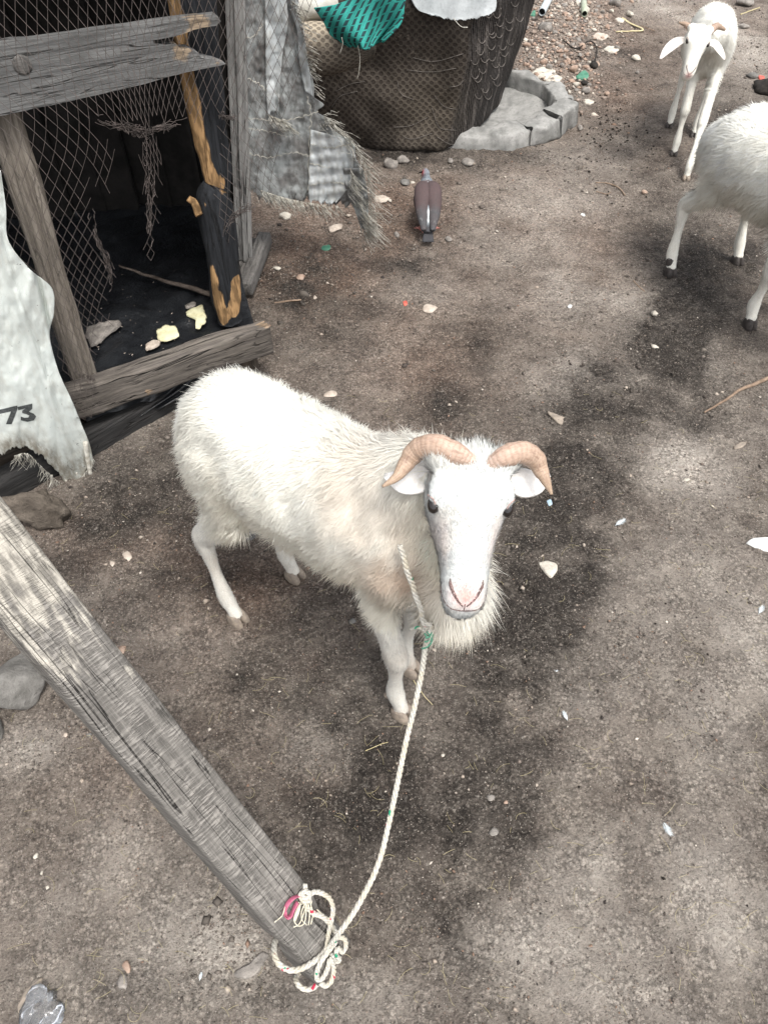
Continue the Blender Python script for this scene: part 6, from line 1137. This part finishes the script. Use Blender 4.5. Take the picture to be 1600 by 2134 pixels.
rp_add('loop', [TP(704, 1952, .008), TP(717, 1956, .008), TP(721, 1970, .006), TP(714, 1984, .004), TP(704, 1976, .010), TP(700, 1990, .008), TP(708, 1998, .002), TP(700, 2004, .004), TP(690, 1992, .012)], .0044)
rp_add('knot', [TP(636, 1842, .010), TP(635, 1855, .012), TP(630, 1866, .012), TP(640, 1872, .016), TP(646, 1862, .018), TP(634, 1858, .016), TP(626, 1868, .010), TP(636, 1878, .010), TP(648, 1874, .012)], .0044)
mb = MB(); rs = np.random.RandomState(6)
for pts in ([(640, 1876), (634, 1900), (624, 1925), (612, 1932)], [(636, 1878), (638, 1900), (634, 1924), (622, 1930), (614, 1922)], [(642, 1878), (645, 1905), (643, 1928)], [(646, 1880), (652, 1904), (648, 1926)], [(650, 1878), (648, 1890), (654, 1912)], [(630, 1876), (618, 1896), (612, 1914)], [(594, 1890), (588, 1908), (572, 1922)], [(640, 1872), (630, 1884), (622, 1880)], [(636, 1880), (628, 1902), (630, 1918), (640, 1928)], [(660, 1895), (675, 1908), (690, 1916)]):
    q = np.array([TP(x, y, .006 + .004 * rs.rand()) for x, y in cr(np.array(pts, float), 14)]); mb.add(*tube(q, .0011, .0009, 5))
mb.add(*tube(np.array([TP(x, y, .006) for x, y in cr(np.array([(626, 1882), (622, 1898), (616, 1912), (614, 1922)], float), 10)]), [.001, .0022, .003, .0036, .004, .004, .004, .0038, .003, .001], .0012, 8, nn))
link('frayed_end', mb.mesh('frayed_end'), mat_simple('cream_yarn', (.58, .54, .42), (.72, .68, .56), 300, .8), rp)
mb = MB(); q = [(624, 1866, .008), (610, 1872, .011), (598, 1886, .010), (592, 1904, .006), (597, 1912, .004), (606, 1908, .006), (612, 1894, .010), (620, 1880, .012)]; P = np.array([TP(x, y, o_) for x, y, o_ in q]); P = cr(P, 36); mb.add(*tube(P, .0009, .0048, 10, nn)); q2 = P[14:26] + nn * .002 + wr * .002; mb.add(*tube(q2, .0008, .0035, 8, nn))
link('pink_rag', mb.mesh('pink_rag'), mat_simple('pink_rag', (.42, .10, .17), (.55, .17, .26), 90, .75, .2, .001), rp)
# rope collar round the neck with the green whipped knot
def near(p, off):
    h = RAMB.find_nearest(Vector(p)); return np.array(h[0]) + np.array(h[1]) * off
RAMB = RAM[3]
pts = [(846, 1108, 1.12), (848, 1140, 1.12), (853, 1175, 1.13), (862, 1205, 1.14), (872, 1235, 1.15), (880, 1262, 1.16), (884, 1290, 1.18), (889, 1318, 1.20)]
mb = MB(); rope([near(D(x, y, d - .04), .026) for x, y, d in pts], .0046, mb); link('collar', mb.mesh('collar', True, 'gc'), M['rope'], rp)
mb = MB(); rope([D(889, 1316, 1.205), D(905, 1322, 1.20), D(940, 1318, 1.19), D(980, 1300, 1.21)], .0034, mb) if 0 else rope([D(884, 1296, 1.14), D(898, 1304, 1.145), D(893, 1320, 1.155), D(884, 1312, 1.16), D(890, 1298, 1.15), D(900, 1314, 1.155), D(890, 1324, 1.165)], .0042, mb); rope([D(856, 1312, 1.18), D(870, 1308, 1.165), D(888, 1314, 1.16)], .003, mb)
link('neck_knot', mb.mesh('neck_knot', True, 'gc'), M['rope'], rp)
mb = MB()
for pts in ([(884, 1320), (892, 1328), (902, 1322), (896, 1334), (884, 1338)], [(890, 1316), (900, 1334), (890, 1348), (878, 1352)], [(886, 1330), (896, 1326), (900, 1314)]): mb.add(*tube(cr(np.array([D(x, y, 1.15) for x, y in pts]), 20), .0016, sides=5))
link('green_binding', mb.mesh('green_binding'), M['green_pl'], rp)
# clear plastic tub behind the hind leg
m_ = NT('clear_plastic', .12, .5); m_.b.inputs['Transmission Weight'].default_value = .92; m_.b.inputs['IOR'].default_value = 1.35; m_.done((.85, .88, .92)); c = onG(515, 1112); V = []
for r, z in ((.030, .001), (.036, .006), (.040, .016), (.043, .028), (.0445, .030)):
    for a in np.linspace(0, 2 * np.pi, 40, endpoint=False): V.append([c[0] + math.cos(a) * r * (1.1 + .05 * math.sin(3 * a)), c[1] + math.sin(a) * r * (1 + .06 * math.sin(5 * a)), c[2] + z])
V.append([*c[:2], c[2] + .002]); i = np.arange(4)[:, None] * 40; j = np.arange(40)[None]; k = (j + 1) % 40; jj = np.arange(40); o = link('plastic_tub', mesh_np('tub', V, np.stack([jj, (jj + 1) % 40, np.full(40, 200)], 1)[:, ::-1], np.stack([i + j, i + k, i + 40 + k, i + 40 + j], -1).reshape(-1, 4)), m_.m); solid(o, .0012); setp(o, 'clear crumpled plastic tub behind the hind leg of the ram', 'tub')
V, T = stone(onG(88, 2108), (.034, .022, .016), 77, 3, .6, 1.6, .9); V = V + np.stack([vn(V, 70, j) for j in range(3)], 1) * .004
o = link('plastic_wrap', mesh_np('wrap', V, T, None, False), m_.m); setp(o, 'clear crumpled plastic wrap in the bottom left corner', 'wrap')
